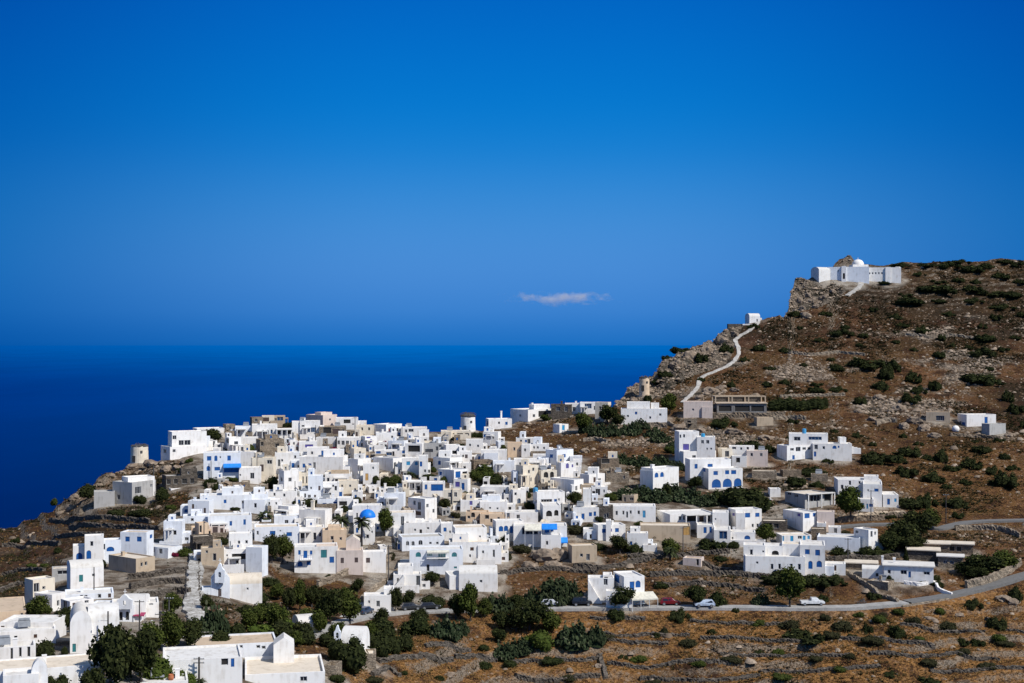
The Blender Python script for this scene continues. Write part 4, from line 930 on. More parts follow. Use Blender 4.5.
def windmill(desc, px, vb, vt, wpx, m, top, Y=None, taper=.93):
    Y = Y or dist2(px, vb)+2; s = Y/F; r = wpx*s/2; h = (vb-vt)*s
    root = empty('windmill', at(px, vb, Y))
    mb = MB(); prof = [(r*1.02,-3), (r,0)]+[(r*(1-(1-taper)*i/8), h*i/8) for i in range(1,9)]+[(r*taper-.5,h),(r*taper-.5,h-.8),(0,h-.8)]
    mb.lathe(prof, 28, jit=.012); mb.build('tower', M[m], root, smooth=False)
    # door and window niches set into the round wall
    for nm, ang, z0, hh, ww in (('door', math.radians(-112), .1, 1.9, 1.0), ('window', math.radians(-62), h*.58, .7, .6)):
        ca, sa = math.cos(ang), math.sin(ang); q = MB(); rr = r*(.99 if nm == 'door' else .965)
        q.box(-ww/2, ww/2, -.12, .12, z0, z0+hh)
        o = q.build(nm, M['wood'], root, (rr*ca, rr*sa, 0), ang+math.pi/2)
    if top == 'ruin':
        q = MB()
        for k in range(15):
            a = k*2*math.pi/15+random.uniform(-.1,.1); l = random.uniform(.25,.9)
            p = Vector((math.cos(a)*(r*taper-.2), math.sin(a)*(r*taper-.2), h-.1)); e = Vector((math.cos(a)*(r*taper-l*1.5), math.sin(a)*(r*taper-l*1.5), h+l*.8))
            q.tube([p,(p+e)/2+Vector((0,0,.08)),e], [.13,.12,.09], 5)
        q.lathe([(r*taper+.03,h-.25),(r*taper+.05,h+.12),(r*taper-.5,h+.2),(r*taper-.6,h-.1)], 24, jit=.06)
        q.build('roof_remains', M['thatch'], root)
    elif top == 'thatch':
        q = MB(); q.lathe([(r*1.0,h-.15),(r*1.04,h+.2),(r*.85,h+.5),(r*.55,h+.8),(r*.2,h+1.0),(0,h+1.1)], 26, jit=.05); q.build('roof', M['thatch'], root)
        q = MB()
        for k in range(9):
            a = k*2*math.pi/9; q.tube([(math.cos(a)*r*.3,math.sin(a)*r*.3,h+1.2),(math.cos(a)*r*.8,math.sin(a)*r*.8,h+1.0),(math.cos(a)*r*1.12,math.sin(a)*r*1.12,h+.55)], [.07,.07,.05], 4)
        q.build('spar', M['wood'], root)
    FOOT.append((root.location.x, root.location.y, r))
    register(root, desc, 'windmill', px, (vb+vt)/2, 'old windmills', True)
windmill('ruined roofless windmill of pale plaster on the rocky point', 139.4, 462, 445.5, 18, 'cream', 'ruin')
windmill('white windmill with a dark thatched cap on the skyline', 468, 431.5, 416, 15.2, 'w', 'thatch')
windmill('small ruined windmill stump on the rocky slope below the cliff', 644.3, 391, 377.5, 10.6, 'peach', 'ruin', Y=dist2(644.3,391)-4)

def find(desc):
    for t in THINGS:
        if t[1] == desc: return t[0]

# blue dome on its drum, part of the church
r_ = find('white church with a bright blue dome'); Y_ = r_.location.y; s_ = Y_/F
c_ = at(367.5, 517, Y_-2.6)-r_.location; R_ = 8.6*s_
mb = MB(); mb.lathe([(R_*1.0,-6),(R_*1.0,-.1),(R_*.93,-.05)], 28, c=tuple(c_)); mb.build('drum', M['w'], r_)
mb = MB(); mb.lathe([(R_*.95*math.cos(a), -.05+R_*.93*math.sin(a)) for a in [math.pi/2*i/9 for i in range(10)]], 32, c=tuple(c_)); dm = mb.build('dome', M['bright'], r_, smooth=True)
mb = MB(); zt = c_.z-.05+R_*.93
mb.box(c_.x-.05,c_.x+.05,c_.y-.05,c_.y+.05,zt-.1,zt+1.0); mb.box(c_.x-.3,c_.x+.3,c_.y-.045,c_.y+.045,zt+.55,zt+.65); mb.build('cross', M['metal'], dm)

def bell_gable(root, px, vb, vt, wpx, Y, arches, m='w', cross=True, rz=0.0, body=None):
    """a flat pointed belfry wall with arched openings, one bell in each"""
    s = Y/F; w = wpx*s; h = (vb-vt)*s; th = .7
    loc = at(px, vb, Y)-root.location
    mb = MB(); zb = -.3
    ops = [((a-.5)*w+w/2-b*w/2, (a-.5)*w+w/2+b*w/2, c*h, d*h, True) for a,b,c,d in arches]
    sh = h*.60                                   # shoulders
    for y, nrm in ((-th/2,(0,1,0)),(th/2,(0,-1,0))):
        if y < 0: O, U = (-w/2,y,0), (1,0,0); op = ops
        else: O, U = (w/2,y,0), (-1,0,0); op = [(w-b,w-a,c,d,e) for a,b,c,d,e in ops]
        k = MB(); wallface(k, O, U, nrm, w, zb, sh, [q for q in op if q[3] <= sh]); mb.add(k.v, k.f)
    mb.add([(-w/2,-th/2,zb),(-w/2,th/2,zb),(-w/2,th/2,sh),(-w/2,-th/2,sh)], [(0,1,2,3)]); mb.add([(w/2,-th/2,zb),(w/2,th/2,zb),(w/2,th/2,sh),(w/2,-th/2,sh)], [(3,2,1,0)])
    prof = [(-.5*w,sh),(-.40*w,sh+.03*h),(-.30*w,sh+.10*h),(-.20*w,sh+.22*h),(-.14*w,sh+.34*h),(0,h),(.14*w,sh+.34*h),(.20*w,sh+.22*h),(.30*w,sh+.10*h),(.40*w,sh+.03*h),(.5*w,sh)]
    n = len(prof); A = [(x,-th/2,z) for x,z in prof]; B = [(x,th/2,z) for x,z in prof]
    mb.add(A+B, [tuple(range(n))[::-1], tuple(range(n,2*n))]+[(i,i+1,n+i+1,n+i) for i in range(n-1)])
    g = mb.build('bell_gable', M[m], root, loc, rz)
    if cross:
        q = MB(); q.box(-.05,.05,-.05,.05,h-.1,h+.9); q.box(-.28,.28,-.045,.045,h+.45,h+.56); q.build('cross', M['w'], g)
    for a,b,c,d,e in ops:
        if c > sh*.35 and e:
            q = MB(); q.lathe([(.05,.34),(.14,.32),(.17,.12),(.25,0)], 10, c=((a+b)/2-w/2,0,d-.62)); q.build('bell', M['metal'], g)
    return g

# chapel by the cobbled lane: bell gabled front, barrel nave behind
Y_ = dist2(220,597); root = empty('lane_chapel', at(220,597,Y_))
V_ = volume(root, 211,229.5,597,579,0,'n/o:219.6,593,3.2,7.6 d:219.6,583,2.2,3', Y=Y_, d=3, m='cool', roof='gy', rise=2.0)
volume(root, 213,261.5,596,585,0,'d:247,590,2,2.5', Y=Y_, dy=.8, d=4.6, m='w', roof='vx', rc='r_c', rise=1.7)
volume(root, 202,212,598,588,0,'', Y=Y_, dy=-.3, d=2.5, m='cool')
bell_gable(root, 220, 581, 563, 9.5, Y_-.2, [(.5,.30,.22,.52)], 'cool')
register(root, 'white chapel with a bell gable front and a cream barrel roof', 'chapel', 225, 583, 'churches', True)

Y_ = dist2(125,622); root = empty('bell_gable_church', at(125,622,Y_))
volume(root, 116,134,622,606,0,'o/a:120.8,616.5,3.4,9 o/a:127,616.5,3.4,9', Y=Y_, d=1.2, m='cool', par=.05)
volume(root, 118,150,622,605,-10,'', Y=Y_, dy=1.0, d=8, m='w', roof='vx', rise=1.0)
bell_gable(root, 125, 607, 594.5, 15, Y_-.15, [(.5,.2,.16,.56)], 'cool')
register(root, 'white church front with two arched openings and a pointed bell gable among the trees', 'church', 125, 608, 'churches', True)

# belfry of the little vaulted chapel
r2 = find('small white vaulted chapel with a belfry by the path')
bell_gable(r2, 337.5, 641, 625, 6.5, r2.location.y-.5, [(.5,.4,.22,.55)], 'cool', cross=False)

# white chapel on the ridge track
Y_ = dist2(752,323); root = empty('ridge_chapel', at(752,323,Y_))
V_ = volume(root, 745,760,323,316.5,4.5,'d:757,320.5,1.3,3', Y=Y_, d=6, m='w', roof='vx', rise=1.3)
q = MB(); s_ = Y_/F; q.box(-24*s_, -7.2*s_, -.6, 2.4, -2.5, -3.2*s_+.9); q.build('ledge_wall', M['gstone'], root)
q = MB(); q.box(-10*s_, 5*s_, -1.6, -.62, -2.5, -.9*s_); q.build('forecourt', M['w'], root)
register(root, 'little white chapel with a forecourt on the bare ridge track', 'chapel', 752, 319, 'churches', True)

# church and walls on the summit rock
Y_ = dist2(866,281); root = empty('hilltop_church', at(866,281,Y_))
volume(root, 811,830,277.5,270,8,'d:819,274.3,1.4,2.6', Y=Y_, dy=-1.0, d=6, m='w', roof='vx', rise=1.4)
volume(root, 828,868,279.5,267,0,'d:838,271,1.2,1.4', Y=Y_, dy=1.5, d=6, m='cool', rc='r_w')
volume(root, 866,900,281.5,267.5,2,'d:869.5,273.3,1.5,2 d:872.5,273.3,1.5,2 d:875.5,273.3,1.5,2 d:878.5,273.3,1.5,2 d:881.5,273.3,1.5,2', Y=Y_, d=9, m='w')
volume(root, 884,890.5,283,267,1.5,'', Y=Y_, dy=-1.6, d=4, m='w'); volume(root, 895.5,901,283.5,266.6,-2,'', Y=Y_, dy=-.9, d=5, m='w')
volume(root, 841.5,846,281,266,0,'o/ao:843.8,276,2.2,6', Y=Y_, dy=-.4, d=1.5, m='w', par=.05)
volume(root, 849,868,280,264.5,4,'', Y=Y_, dy=3.6, d=7, m='w')
s_ = Y_/F; c_ = at(858,265.5,Y_+6.5)-root.location; R_ = 6.2*s_
q = MB(); q.lathe([(R_,-2),(R_,.35),(R_*.93,.4)], 24, c=tuple(c_)); q.build('drum', M['w'], root)
q = MB(); q.lathe([(R_*.95*math.cos(a), .4+R_*.85*math.sin(a)) for a in [math.pi/2*i/8 for i in range(9)]], 28, c=tuple(c_)); dm = q.build('dome', M['w'], root, smooth=True)
q = MB(); zt = c_.z+.4+R_*.85; q.box(c_.x-.05,c_.x+.05,c_.y-.05,c_.y+.05,zt-.1,zt+.8); q.box(c_.x-.25,c_.x+.25,c_.y-.045,c_.y+.045,zt+.4,zt+.5); q.build('cross', M['w'], dm)
register(root, 'white walled church with a low dome on the summit rock', 'church', 858, 273, 'churches', True)

# open upper floor of the bare frame building: columns and ring beams
r_ = find('bare concrete frame building with open upper floor'); Y_ = r_.location.y; s_ = Y_/F
x0, x1 = (715-740.5)*s_, (766-740.5)*s_; zf = (412.5-403.5)*s_+.22; zt = (412.5-396)*s_
for j, y in enumerate((.2, 7.6)):
    for i in range(4):
        x = x0+.2+(x1-x0-.4)*i/3; q = MB(); q.box(x-.17,x+.17,y-.17,y+.17,zf,zt-.3); q.build('column', M['tan'], r_)
    q = MB(); q.box(x0,x1,y-.2,y+.2,zt-.3,zt); q.build('beam', M['tan'], r_)
for x in (x0+.2, x1-.2):
    q = MB(); q.box(x-.2,x+.2,.402,7.398,zt-.31,zt-.01); q.build('beam', M['tan'], r_)
q = MB(); q.box(x0, x1, 7.9, 8.2, zf, zt-.4); q.build('rear_wall', M['gstone'], r_)
# ------------------------------------------------------------------ terrain mesh
FA = np.array([(a,b,c) for a,b,c in FOOT])
_rk = road_keep
def road_keep(x, y):
    k = _rk(x, y); x = np.asarray(x, float); y = np.asarray(y, float)
    for fx, fy, fr in FA:
        m = (np.abs(x-fx) < fr+4)&(np.abs(y-fy) < fr+4)
        if np.any(m):
            d = np.hypot(x[m]-fx, y[m]-fy); k[m] = np.minimum(k[m], sstep(fr*.9, fr+2.5, d))
    return k
def foot_near(x, y, pad=3.0):
    k = np.zeros(np.shape(x))
    for fx, fy, fr in FA:
        m = (np.abs(x-fx) < fr+pad+1)&(np.abs(y-fy) < fr+pad+1)
        if np.any(m):
            d = np.hypot(x[m]-fx, y[m]-fy); k[m] = np.maximum(k[m], 1-sstep(fr*.8, fr+pad, d))
    return k

DRY = [(330,690),(345,668),(380,650),(400,625),(470,615),(560,612),(700,611),(900,606),(1040,580),(1040,700),(330,700)]
DRY2 = [(620,560),(1040,420),(1040,600),(880,606),(560,606),(560,590)]
NU, NV = 700, 460
pu = np.linspace(-150, 1190, NU)
tt = np.linspace(0, 1, NV)**1.0
PX = np.repeat(pu[:,None], NV, 1); VS = sil(pu)[:,None]
VV = 860-(860-VS)*tt[None,:]
YY = ground_Y(PX, VV)
XX = (PX-CX)/F*YY
KEEP = road_keep(XX.ravel(), YY.ravel()).reshape(XX.shape)
ZZ = (CY-VV)/F*YY+hump(PX, VV, YY, XX, YY, KEEP)
def terrain_attrs(px, v, x, y):
    vil = in_poly(px, v, VILLAGE).astype(float)*(0.75)
    yard = foot_near(x, y)*.8
    paved = np.maximum(vil*sstep(.30,.50,fbm(x*.07,y*.07,71,3)+.1), yard)
    dry = np.where(in_poly(px,v,DRY), .95, np.where(in_poly(px,v,DRY2), .42, .26))*sstep(.25,.6,fbm(x*.035,y*.035,73,3)+.08)
    dry = np.where((px < 200)&(v > 500), dry*.35, dry)
    dry = np.where(v < 350, dry*.55, dry)
    rock = np.where(in_poly(px,v,CLIFF)|in_poly(px,v,CRAG), 1., np.where(in_poly(px,v,SHORE), .45, 0.))
    rock = np.maximum(rock, np.where((px > 600)&(v < 520), 1., .35)*sstep(.53,.66,fbm(x*.05,y*.07,79,5)))*(1-np.minimum(1,paved*1.2))
    rock = np.where((px < 160)&(v > 512)&(v < 600), rock*.4, rock)
    scr = np.where((v < 322)&(px > 870), .9, np.where((px < 180)&(v > 500), .55, np.where(v < 470, .35, np.where((v > 612)&(px > 560), .32, .1))))+.0*x
    return paved, dry*(1-.7*paved), rock, scr*(1-paved)
A1, A2, A3, A4 = terrain_attrs(PX.ravel(), VV.ravel(), XX.ravel(), YY.ravel())
# far side: the land drops behind the crest to the sea
ex = [(2.5,-.4),(7,-2.5),(16,-9),(40,-32),(110,-110),(230,-240),(330,-330)]
xs, ys, zs = [XX], [YY], [ZZ]
Yc, Zc = YY[:,-1:], ZZ[:,-1:]
for d, dz in ex:
    y = Yc+d; xs.append((pu[:,None]-CX)/F*y); ys.append(y); zs.append(Zc+dz+(vnoise(pu[:,None]*.05,y*.05,9)-.5)*min(d*.15,8))
xs = np.concatenate(xs,1); ys = np.concatenate(ys,1); zs = np.concatenate(zs,1)
NT_ = xs.shape[1]
co = np.stack([xs,ys,zs],-1).reshape(-1,3)
idx = np.arange(NU*NT_).reshape(NU,NT_)
q = np.stack([idx[:-1,:-1],idx[1:,:-1],idx[1:,1:],idx[:-1,1:]],-1).reshape(-1,4)
me = bpy.data.meshes.new('hillside')
me.vertices.add(len(co)); me.vertices.foreach_set('co', co.ravel())
me.loops.add(q.size); me.loops.foreach_set('vertex_index', q.ravel().astype(np.int32))
me.polygons.add(len(q)); me.polygons.foreach_set('loop_start', np.arange(0,q.size,4,dtype=np.int32)); me.polygons.foreach_set('loop_total', np.full(len(q),4,np.int32))
me.update(calc_edges=True)
def attr(me, name, arr):
    a = me.attributes.new(name, 'FLOAT', 'POINT'); a.data.foreach_set('value', np.asarray(arr, np.float32))
for nm, a in (('paved',A1),('dry',A2),('rock',A3),('scrub',A4)):
    full = np.zeros((NU,NT_)); full[:,:NV] = a.reshape(NU,NV)
    if nm == 'rock': full[:,NV:] = .6
    attr(me, nm, full.ravel())
me.materials.append(M['terrain'])
hill = bpy.data.objects.new('hillside', me); COL.objects.link(hill)
tag(hill, 'dry brown terraced hillside falling towards the viewer', kind='structure')

# ------------------------------------------------------------------ sea
mb = MB(); R = 110000.0; n = 160
rings = [0.0, 700, 3000, 12000, 40000, R]
vs = [(0,0,-300)]; fs = []
for k, r in enumerate(rings[1:]):
    for i in range(n): vs.append((r*math.cos(2*math.pi*i/n), r*math.sin(2*math.pi*i/n), -300))
for i in range(n): fs.append((0, 1+i, 1+(i+1)%n))
for k in range(len(rings)-2):
    b = 1+k*n
    for i in range(n): fs.append((b+i, b+n+i, b+n+(i+1)%n, b+(i+1)%n))
mb.add(vs, fs); tag(mb.build('sea', M['sea']), 'deep blue calm sea reaching the horizon', kind='structure')

# ------------------------------------------------------------------ roads and lanes
def ribbon(key, name, mat, lift, label, half=None, off=0.0, span=(-1e9,1e9)):
    qd, w, hw = ROADW[key]; hw = half or hw; k_ = (qd[:,0] >= span[0])&(qd[:,0] <= span[1]); w = w[k_]
    d = np.gradient(w[:,:2], axis=0); d /= np.linalg.norm(d,axis=1)[:,None]+1e-9
    nrm = np.stack([d[:,1],-d[:,0]],-1); mb = MB(); k = len(w)
    prof = [(-hw-.05,-1.6),(-hw,0),(-hw*.4,.03),(hw*.4,.03),(hw,0),(hw+.05,-1.6)]
    for a_, b in prof:
        for i in range(k):
            a = a_; a = a+(random.uniform(-.3,.3)*hw if key in ('trail','pilgrim','cobble') and abs(a) > hw*.9 else 0)
            mb.v.append((w[i,0]+nrm[i,0]*(a+off), w[i,1]+nrm[i,1]*(a+off), w[i,2]+lift+b))
    m = len(prof)
    for j in range(m-1):
        for i in range(k-1): mb.f.append([j*k+i, j*k+i+1, (j+1)*k+i+1, (j+1)*k+i]); mb.mi.append(0)
    o = mb.build(name, M[mat]); tag(o, label, kind='structure'); return o
ribbon('main','road','asphalt',.22,'pale worn country road running below the village', span=(-1e9,904.8))
ribbon('main','road','asphalt_dark',.22,'darker resurfaced road rising to the right', half=1.8, span=(904,1e9))
ribbon('upper','road','asphalt_dark',.22,'grey upper road curving behind the bungalow')
ribbon('lane','lane','concrete',.2,'pale concrete lane climbing from the road into the village')
ribbon('cobble','lane','cobble',.55,'stone paved lane climbing past the chapel')
ribbon('pilgrim','path','concrete',.25,'pale path climbing to the hilltop church')
ribbon('trail','path','cobble',.25,'stony zigzag path climbing the ridge')
M['pathstone'] = road_mat('pale_path_stone', rgb(.30,.275,.24), rgb(.52,.49,.44))
for o in bpy.data.objects:
    if o.name.startswith('path'): o.data.materials[0] = M['pathstone']

# ------------------------------------------------------------------ dry stone walls
WALLS = []
def stone_wall(desc, pts, h=1.2, th=.55, m='gstone', lift=0.0, name='stone_wall', cat='wall', step=.7, rough=.16, group='dry stone walls', rows=3, zoff=-.9):
    h = h*.68 if m == 'gstone' else h*.8
    p = dense(pts, 1.6); w = ground(p[:,0], p[:,1]); d = np.gradient(w[:,:2], axis=0); d /= np.linalg.norm(d,axis=1)[:,None]+1e-9
    nr = np.stack([d[:,1],-d[:,0]],-1)
    k = len(w); c = w.mean(0); mb = MB()
    prof = [(-th/2,zoff)]+[(-th/2, h*i/rows) for i in range(1,rows+1)]+[(0,h*1.03)]+[(th/2, h*i/rows) for i in range(rows,0,-1)]+[(th/2,zoff)]
    for a, b in prof:
        for i in range(k):
            j1, j2 = random.uniform(-1,1)*rough, random.uniform(-1,1)*rough
            mb.v.append((w[i,0]+nr[i,0]*(a+j1)-c[0], w[i,1]+nr[i,1]*(a+j1)-c[1], w[i,2]+b+(j2 if b > 0 else 0)-c[2]))
    n = len(prof)
    for j in range(n-1):
        for i in range(k-1): mb.f.append([j*k+i, j*k+i+1, (j+1)*k+i+1, (j+1)*k+i]); mb.mi.append(0)
    mb.f.append([j*k for j in range(n)]); mb.mi.append(0); mb.f.append([j*k+k-1 for j in range(n-1,-1,-1)]); mb.mi.append(0)
    o = mb.build(name, M[m], None, tuple(c))
    q = np.array(pts, float).mean(0)
    register(o, desc, cat, q[0], q[1], group)
    return o
W = stone_wall
W('curved pale stone wall beside the rising road', [(966,588),(985,584),(1000,578),(1013,571),(1020,564)], 1.9, .8, 'lstone')
W('long low pale parapet along the outer edge of the road', [(902,607),(940,601),(975,593),(1005,585),(1040,574),(1100,560)], .42, .45, 'lstone', rough=.05, name='road_parapet', group=None, zoff=-1.2)
W('retaining wall under the stone hut', [(573,566),(600,566),(630,563),(652,561)], 1.5, .6)
W('rubble wall crossing the terraces', [(628,556),(660,556),(700,553),(730,553)], 1.5, .6)
W('rubble retaining wall above the road', [(650,578),(690,577),(730,576),(770,579)], 1.6, .7)
W('dark rubble wall of the next terrace', [(655,588),(700,587),(740,588),(765,591)], 1.3, .7)
W('rubble wall below the large two winged house', [(700,565),(730,568),(752,574),(770,581)], 1.4, .6)
W('low retaining wall below the cube complex', [(838,522),(862,520),(890,518),(908,516)], 1.7, .6, 'stone')
W('tan garden wall below the cube complex', [(851,519),(870,515),(905,512)], 1.6, .5, 'tan')
W('dark retaining wall by the blank wall building', [(818,562),(850,560),(880,560),(900,558)], 1.5, .6)
W('sloping white topped wall beside the steps', [(845,573),(858,579),(870,588),(883,596),(898,603)], 1.0, .6, 'lstone')
W('white garden wall of the bungalow', [(904,584),(920,586),(934,583),(940,592),(952,596)], .9, .5, 'w', rough=.05)
W('tan wall terrace by the upper road', [(955,530),(975,528),(1000,530),(1020,536)], 1.5, .6, 'lstone')
W('long rubble wall in front of the prickly pears', [(500,574),(520,572),(560,570),(598,571)], 1.3, .5)
W('wall of the lane above the road', [(361,603),(374,592),(390,581),(400,573)], 1.5, .5, 'lstone')
W('pale wall beside the chapel garden', [(318,586),(335,580),(350,573),(362,569),(392,560)], 1.6, .6, 'lstone')
W('upper terrace wall beside the paved lane', [(128,579),(150,577),(170,574),(188,572)], 1.6, .7)
W('curved terrace wall beside the paved lane', [(130,589),(150,585),(170,583),(188,584)], 1.6, .7)
W('lower terrace wall beside the paved lane', [(140,599),(160,597),(176,593),(190,595)], 1.8, .7)
W('right hand wall of the paved lane', [(199,560),(199,580),(199.5,596),(202,612),(208,622),(214,634)], .8, .4, 'gstone')
W('long dark terrace wall of the left slope', [(2,548),(20,545),(40,543),(60,545)], 1.5, .7)
W('dark terrace wall under the rocky point', [(50,520),(80,519),(110,520),(150,522)], 1.6, .7)
W('second dark terrace wall under the rocky point', [(70,527),(95,527),(120,528),(160,530)], 1.5, .7)
W('third dark terrace wall on the left slope', [(55,536),(85,536),(104,535)], 1.3, .7)
W('dark wall beside the goat field', [(0,590),(15,584),(30,583),(50,580)], 1.2, .7)
W('dark wall across the left field', [(2,572),(24,570),(44,572)], 1.2, .7)
W('retaining wall below the two part house', [(640,428),(655,427),(667,427)], 1.8, .6, 'lstone')
W('old wall in the rocks above the thicket', [(583,442),(596,441),(607,444)], 1.4, .6, 'lstone')
W('field wall under the concrete frame', [(713,418),(740,417),(766,418),(785,416)], 2.0, .7, 'stone')
W('tan wall beside the clipped hedge', [(772,420),(790,418),(806,420)], 1.7, .6, 'lstone')
W('wall on the stony slope above the farmhouse', [(876,424),(890,421),(897,422)], 1.8, .6, 'lstone')
W('terrace wall below the farmhouse shed', [(950,437),(975,436),(1000,438)], 1.1, .6, 'stone')
W('wall terrace under the summit', [(905,335),(930,338),(955,337),(985,340)], 1.2, .7, 'lstone')
W('broken wall across the upper slope', [(785,353),(810,355),(840,352),(865,356)], 1.2, .7, 'lstone')
W('long broken wall above the clipped hedge', [(780,398),(815,396),(845,395)], 1.2, .7, 'lstone')
W('wall of pale boulders left of the pinkish cube house', [(668,424),(685,430),(700,436),(720,436)], 1.3, .8, 'lstone')
# terraces below the road
terr = [([(378,662),(400,660),(425,657),(452,657)],1.5),([(455,655),(475,656),(497,658)],1.4),([(425,646),(445,645),(470,646)],1.2),([(372,676),(388,668),(400,675)],1.3),([(590,632),(620,634),(650,631),(690,633)],1.0),
 ([(605,641),(635,643),(668,641)],1.2),([(600,652),(602,664),(606,676)],1.0),([(555,656),(580,658),(600,656)],1.2),([(607,664),(640,666),(690,663),(740,664)],1.2),([(510,660),(530,658),(545,661)],1.3),([(690,620),(720,623),(750,624),(790,622)],1.0),
 ([(700,637),(730,639),(770,640),(810,643)],1.1),([(720,652),(760,655),(800,656),(850,657)],1.0),([(840,640),(880,639),(905,643),(935,645)],1.2),([(900,623),(930,626),(955,630),(985,634)],1.0),([(985,620),(1005,628),(1030,634)],1.2),([(870,655),(910,656),(950,655),(1000,658)],1.0),
 ([(590,619),(615,621),(645,620)],1.2),([(760,668),(820,671),(880,668)],1.0),([(930,668),(980,670),(1030,668)],1.0),([(515,675),(560,676),(600,674)],1.1),([(640,676),(700,678),(760,676)],1.0)]
for p_, h_ in terr: W('low grey rubble wall holding a terrace of dry grass', p_, h_*.75, .7)

# ------------------------------------------------------------------ loose stones and dry tufts (uncountable)
def cell_weights(limit_v0):
    a = (np.hypot(XX[1:,:-1]-XX[:-1,:-1], 0)*np.abs(YY[:-1,1:]-YY[:-1,:-1]))
    return a
CELLA = cell_weights(0); VM, PM, XM, YM = VV[:-1,:-1], PX[:-1,:-1], XX[:-1,:-1], YY[:-1,:-1]
vil_ = in_poly(PM, VM, VILLAGE); near_ = foot_near(XM.ravel(), YM.ravel(), 2.0).reshape(XM.shape); rk_ = KEEP[:-1,:-1]
vis_ = (PM > -60)&(PM < 1090)&(VM < 720)
def scatter(n, wt):
    p = (CELLA*wt).ravel(); p = p/p.sum()
    i = RNG.choice(p.size, n, p=p)
    a, b = np.unravel_index(i, CELLA.shape); u, w = RNG.random(n), RNG.random(n)
    def L(A): return (A[a,b]*(1-u)+A[a+1,b]*u)*(1-w)+(A[a,b+1]*(1-u)+A[a+1,b+1]*u)*w
    return np.stack([L(XX),L(YY),L(ZZ)],-1), L(PX), L(VV)
def cloud_mesh(name, unit_v, unit_f, pos, size, mat, tint, tilt=.3, flat=None):
    """one mesh of many jittered copies of a small shape"""
    n, k = len(pos), len(unit_v); ang = RNG.random(n)*2*np.pi; U = np.asarray(unit_v)
    ca, sa = np.cos(ang)[:,None], np.sin(ang)[:,None]
    jit = 1+RNG.normal(0,.16,(n,k,3))
    S = size[:,None,:] if size.ndim == 2 else size[:,None,None]
    P = U[None]*jit*S
    x = P[...,0]*ca-P[...,1]*sa; y = P[...,0]*sa+P[...,1]*ca
    V = np.stack([x,y,P[...,2]],-1)+pos[:,None,:]
    Fc = np.asarray(unit_f)[None]+(np.arange(n)*k)[:,None,None]; m = Fc.shape[-1]
    me = bpy.data.meshes.new(name); me.vertices.add(n*k); me.vertices.foreach_set('co', V.reshape(-1,3).ravel())
    Fc = Fc.reshape(-1,m); me.loops.add(Fc.size); me.loops.foreach_set('vertex_index', Fc.ravel().astype(np.int32))
    me.polygons.add(len(Fc)); me.polygons.foreach_set('loop_start', np.arange(0,Fc.size,m,dtype=np.int32)); me.polygons.foreach_set('loop_total', np.full(len(Fc),m,np.int32))
    me.update(calc_edges=True); attr(me, 'tint', np.repeat(tint,k)); me.materials.append(mat)
    o = bpy.data.objects.new(name, me); COL.objects.link(o); return o
oct_v = [(1,0,0),(.3,.95,0),(-.8,.6,0),(-.8,-.6,0),(.3,-.95,0),(.45,.1,.75),(-.4,.35,.8),(-.2,-.5,.7)]
oct_f = [(0,1,5),(1,6,5),(1,2,6),(2,3,6),(3,7,6),(3,4,7),(4,5,7),(4,0,5),(5,6,7)]
wt = vis_*(1-vil_*.93)*(1-near_)*(rk_ > .9)*(.1+1.5*A3.reshape(XX.shape)[:-1,:-1])*(1+ (VM<470))
wt = wt*np.where((PM<170)&(VM>510), .4, 1.)
pos, _, _ = scatter(13000, wt); sz = .12+RNG.gamma(1.5,.16,len(pos)); sz = np.minimum(sz,1.5)
o = cloud_mesh('loose_stones', oct_v, oct_f, pos-np.array([0,0,.05]), np.stack([sz,sz,sz*.8],-1), M['rock'], RNG.random(len(pos)))
tag(o, 'pale loose stones strewn over the dry slopes', 'stones', kind='stuff')
# tufts: five blades of triangle each
tv, tf = [], []
for k in range(7):
    a = k*2*math.pi/7+random.uniform(-.3,.3); l = random.uniform(.55,1.); b = len(tv)
    tv += [(math.cos(a+.9)*.22, math.sin(a+.9)*.22, -.05),(math.cos(a-.9)*.22, math.sin(a-.9)*.22, -.05),(math.cos(a)*l, math.sin(a)*l, random.uniform(.55,1.0))]; tf.append((b,b+1,b+2))
dryw = A2.reshape(XX.shape)[:-1,:-1]
wt = vis_*(1-vil_*.9)*(1-near_)*(rk_ > .6)*(.05+dryw**1.3)
pos, _, _ = scatter(42000, wt); sz = .16+RNG.random(len(pos))*.26
o = cloud_mesh('dry_grass', tv, tf, pos, np.stack([sz,sz,sz*1.2],-1), M['f_dry'], np.clip(RNG.normal(.4,.25,len(pos)),0,1))
tag(o, 'golden dry grass growing over the terraces', 'grass', kind='stuff')
wt = vis_*(1-vil_*.85)*(1-near_)*(rk_ > .9)*(.03+sstep(.47,.66,fbm(XM*.06,YM*.06,91,5))*(.4+.6*sstep(.4,.6,fbm(XM*.3,YM*.3,95,3))))*np.where((VM>540)&(PM>300),.7,1.5)
pos, _, _ = scatter(46000, wt); sz = .20+RNG.gamma(2.,.12,len(pos)); sz = np.minimum(sz,1.1)
o = cloud_mesh('low_scrub_undergrowth', tv, tf, pos, np.stack([sz,sz,sz*.8],-1), M['f_olive'], np.clip(RNG.normal(.30,.25,len(pos)),0,1))
tag(o, 'low dull green scrub covering the stony slopes', 'scrub', kind='stuff')
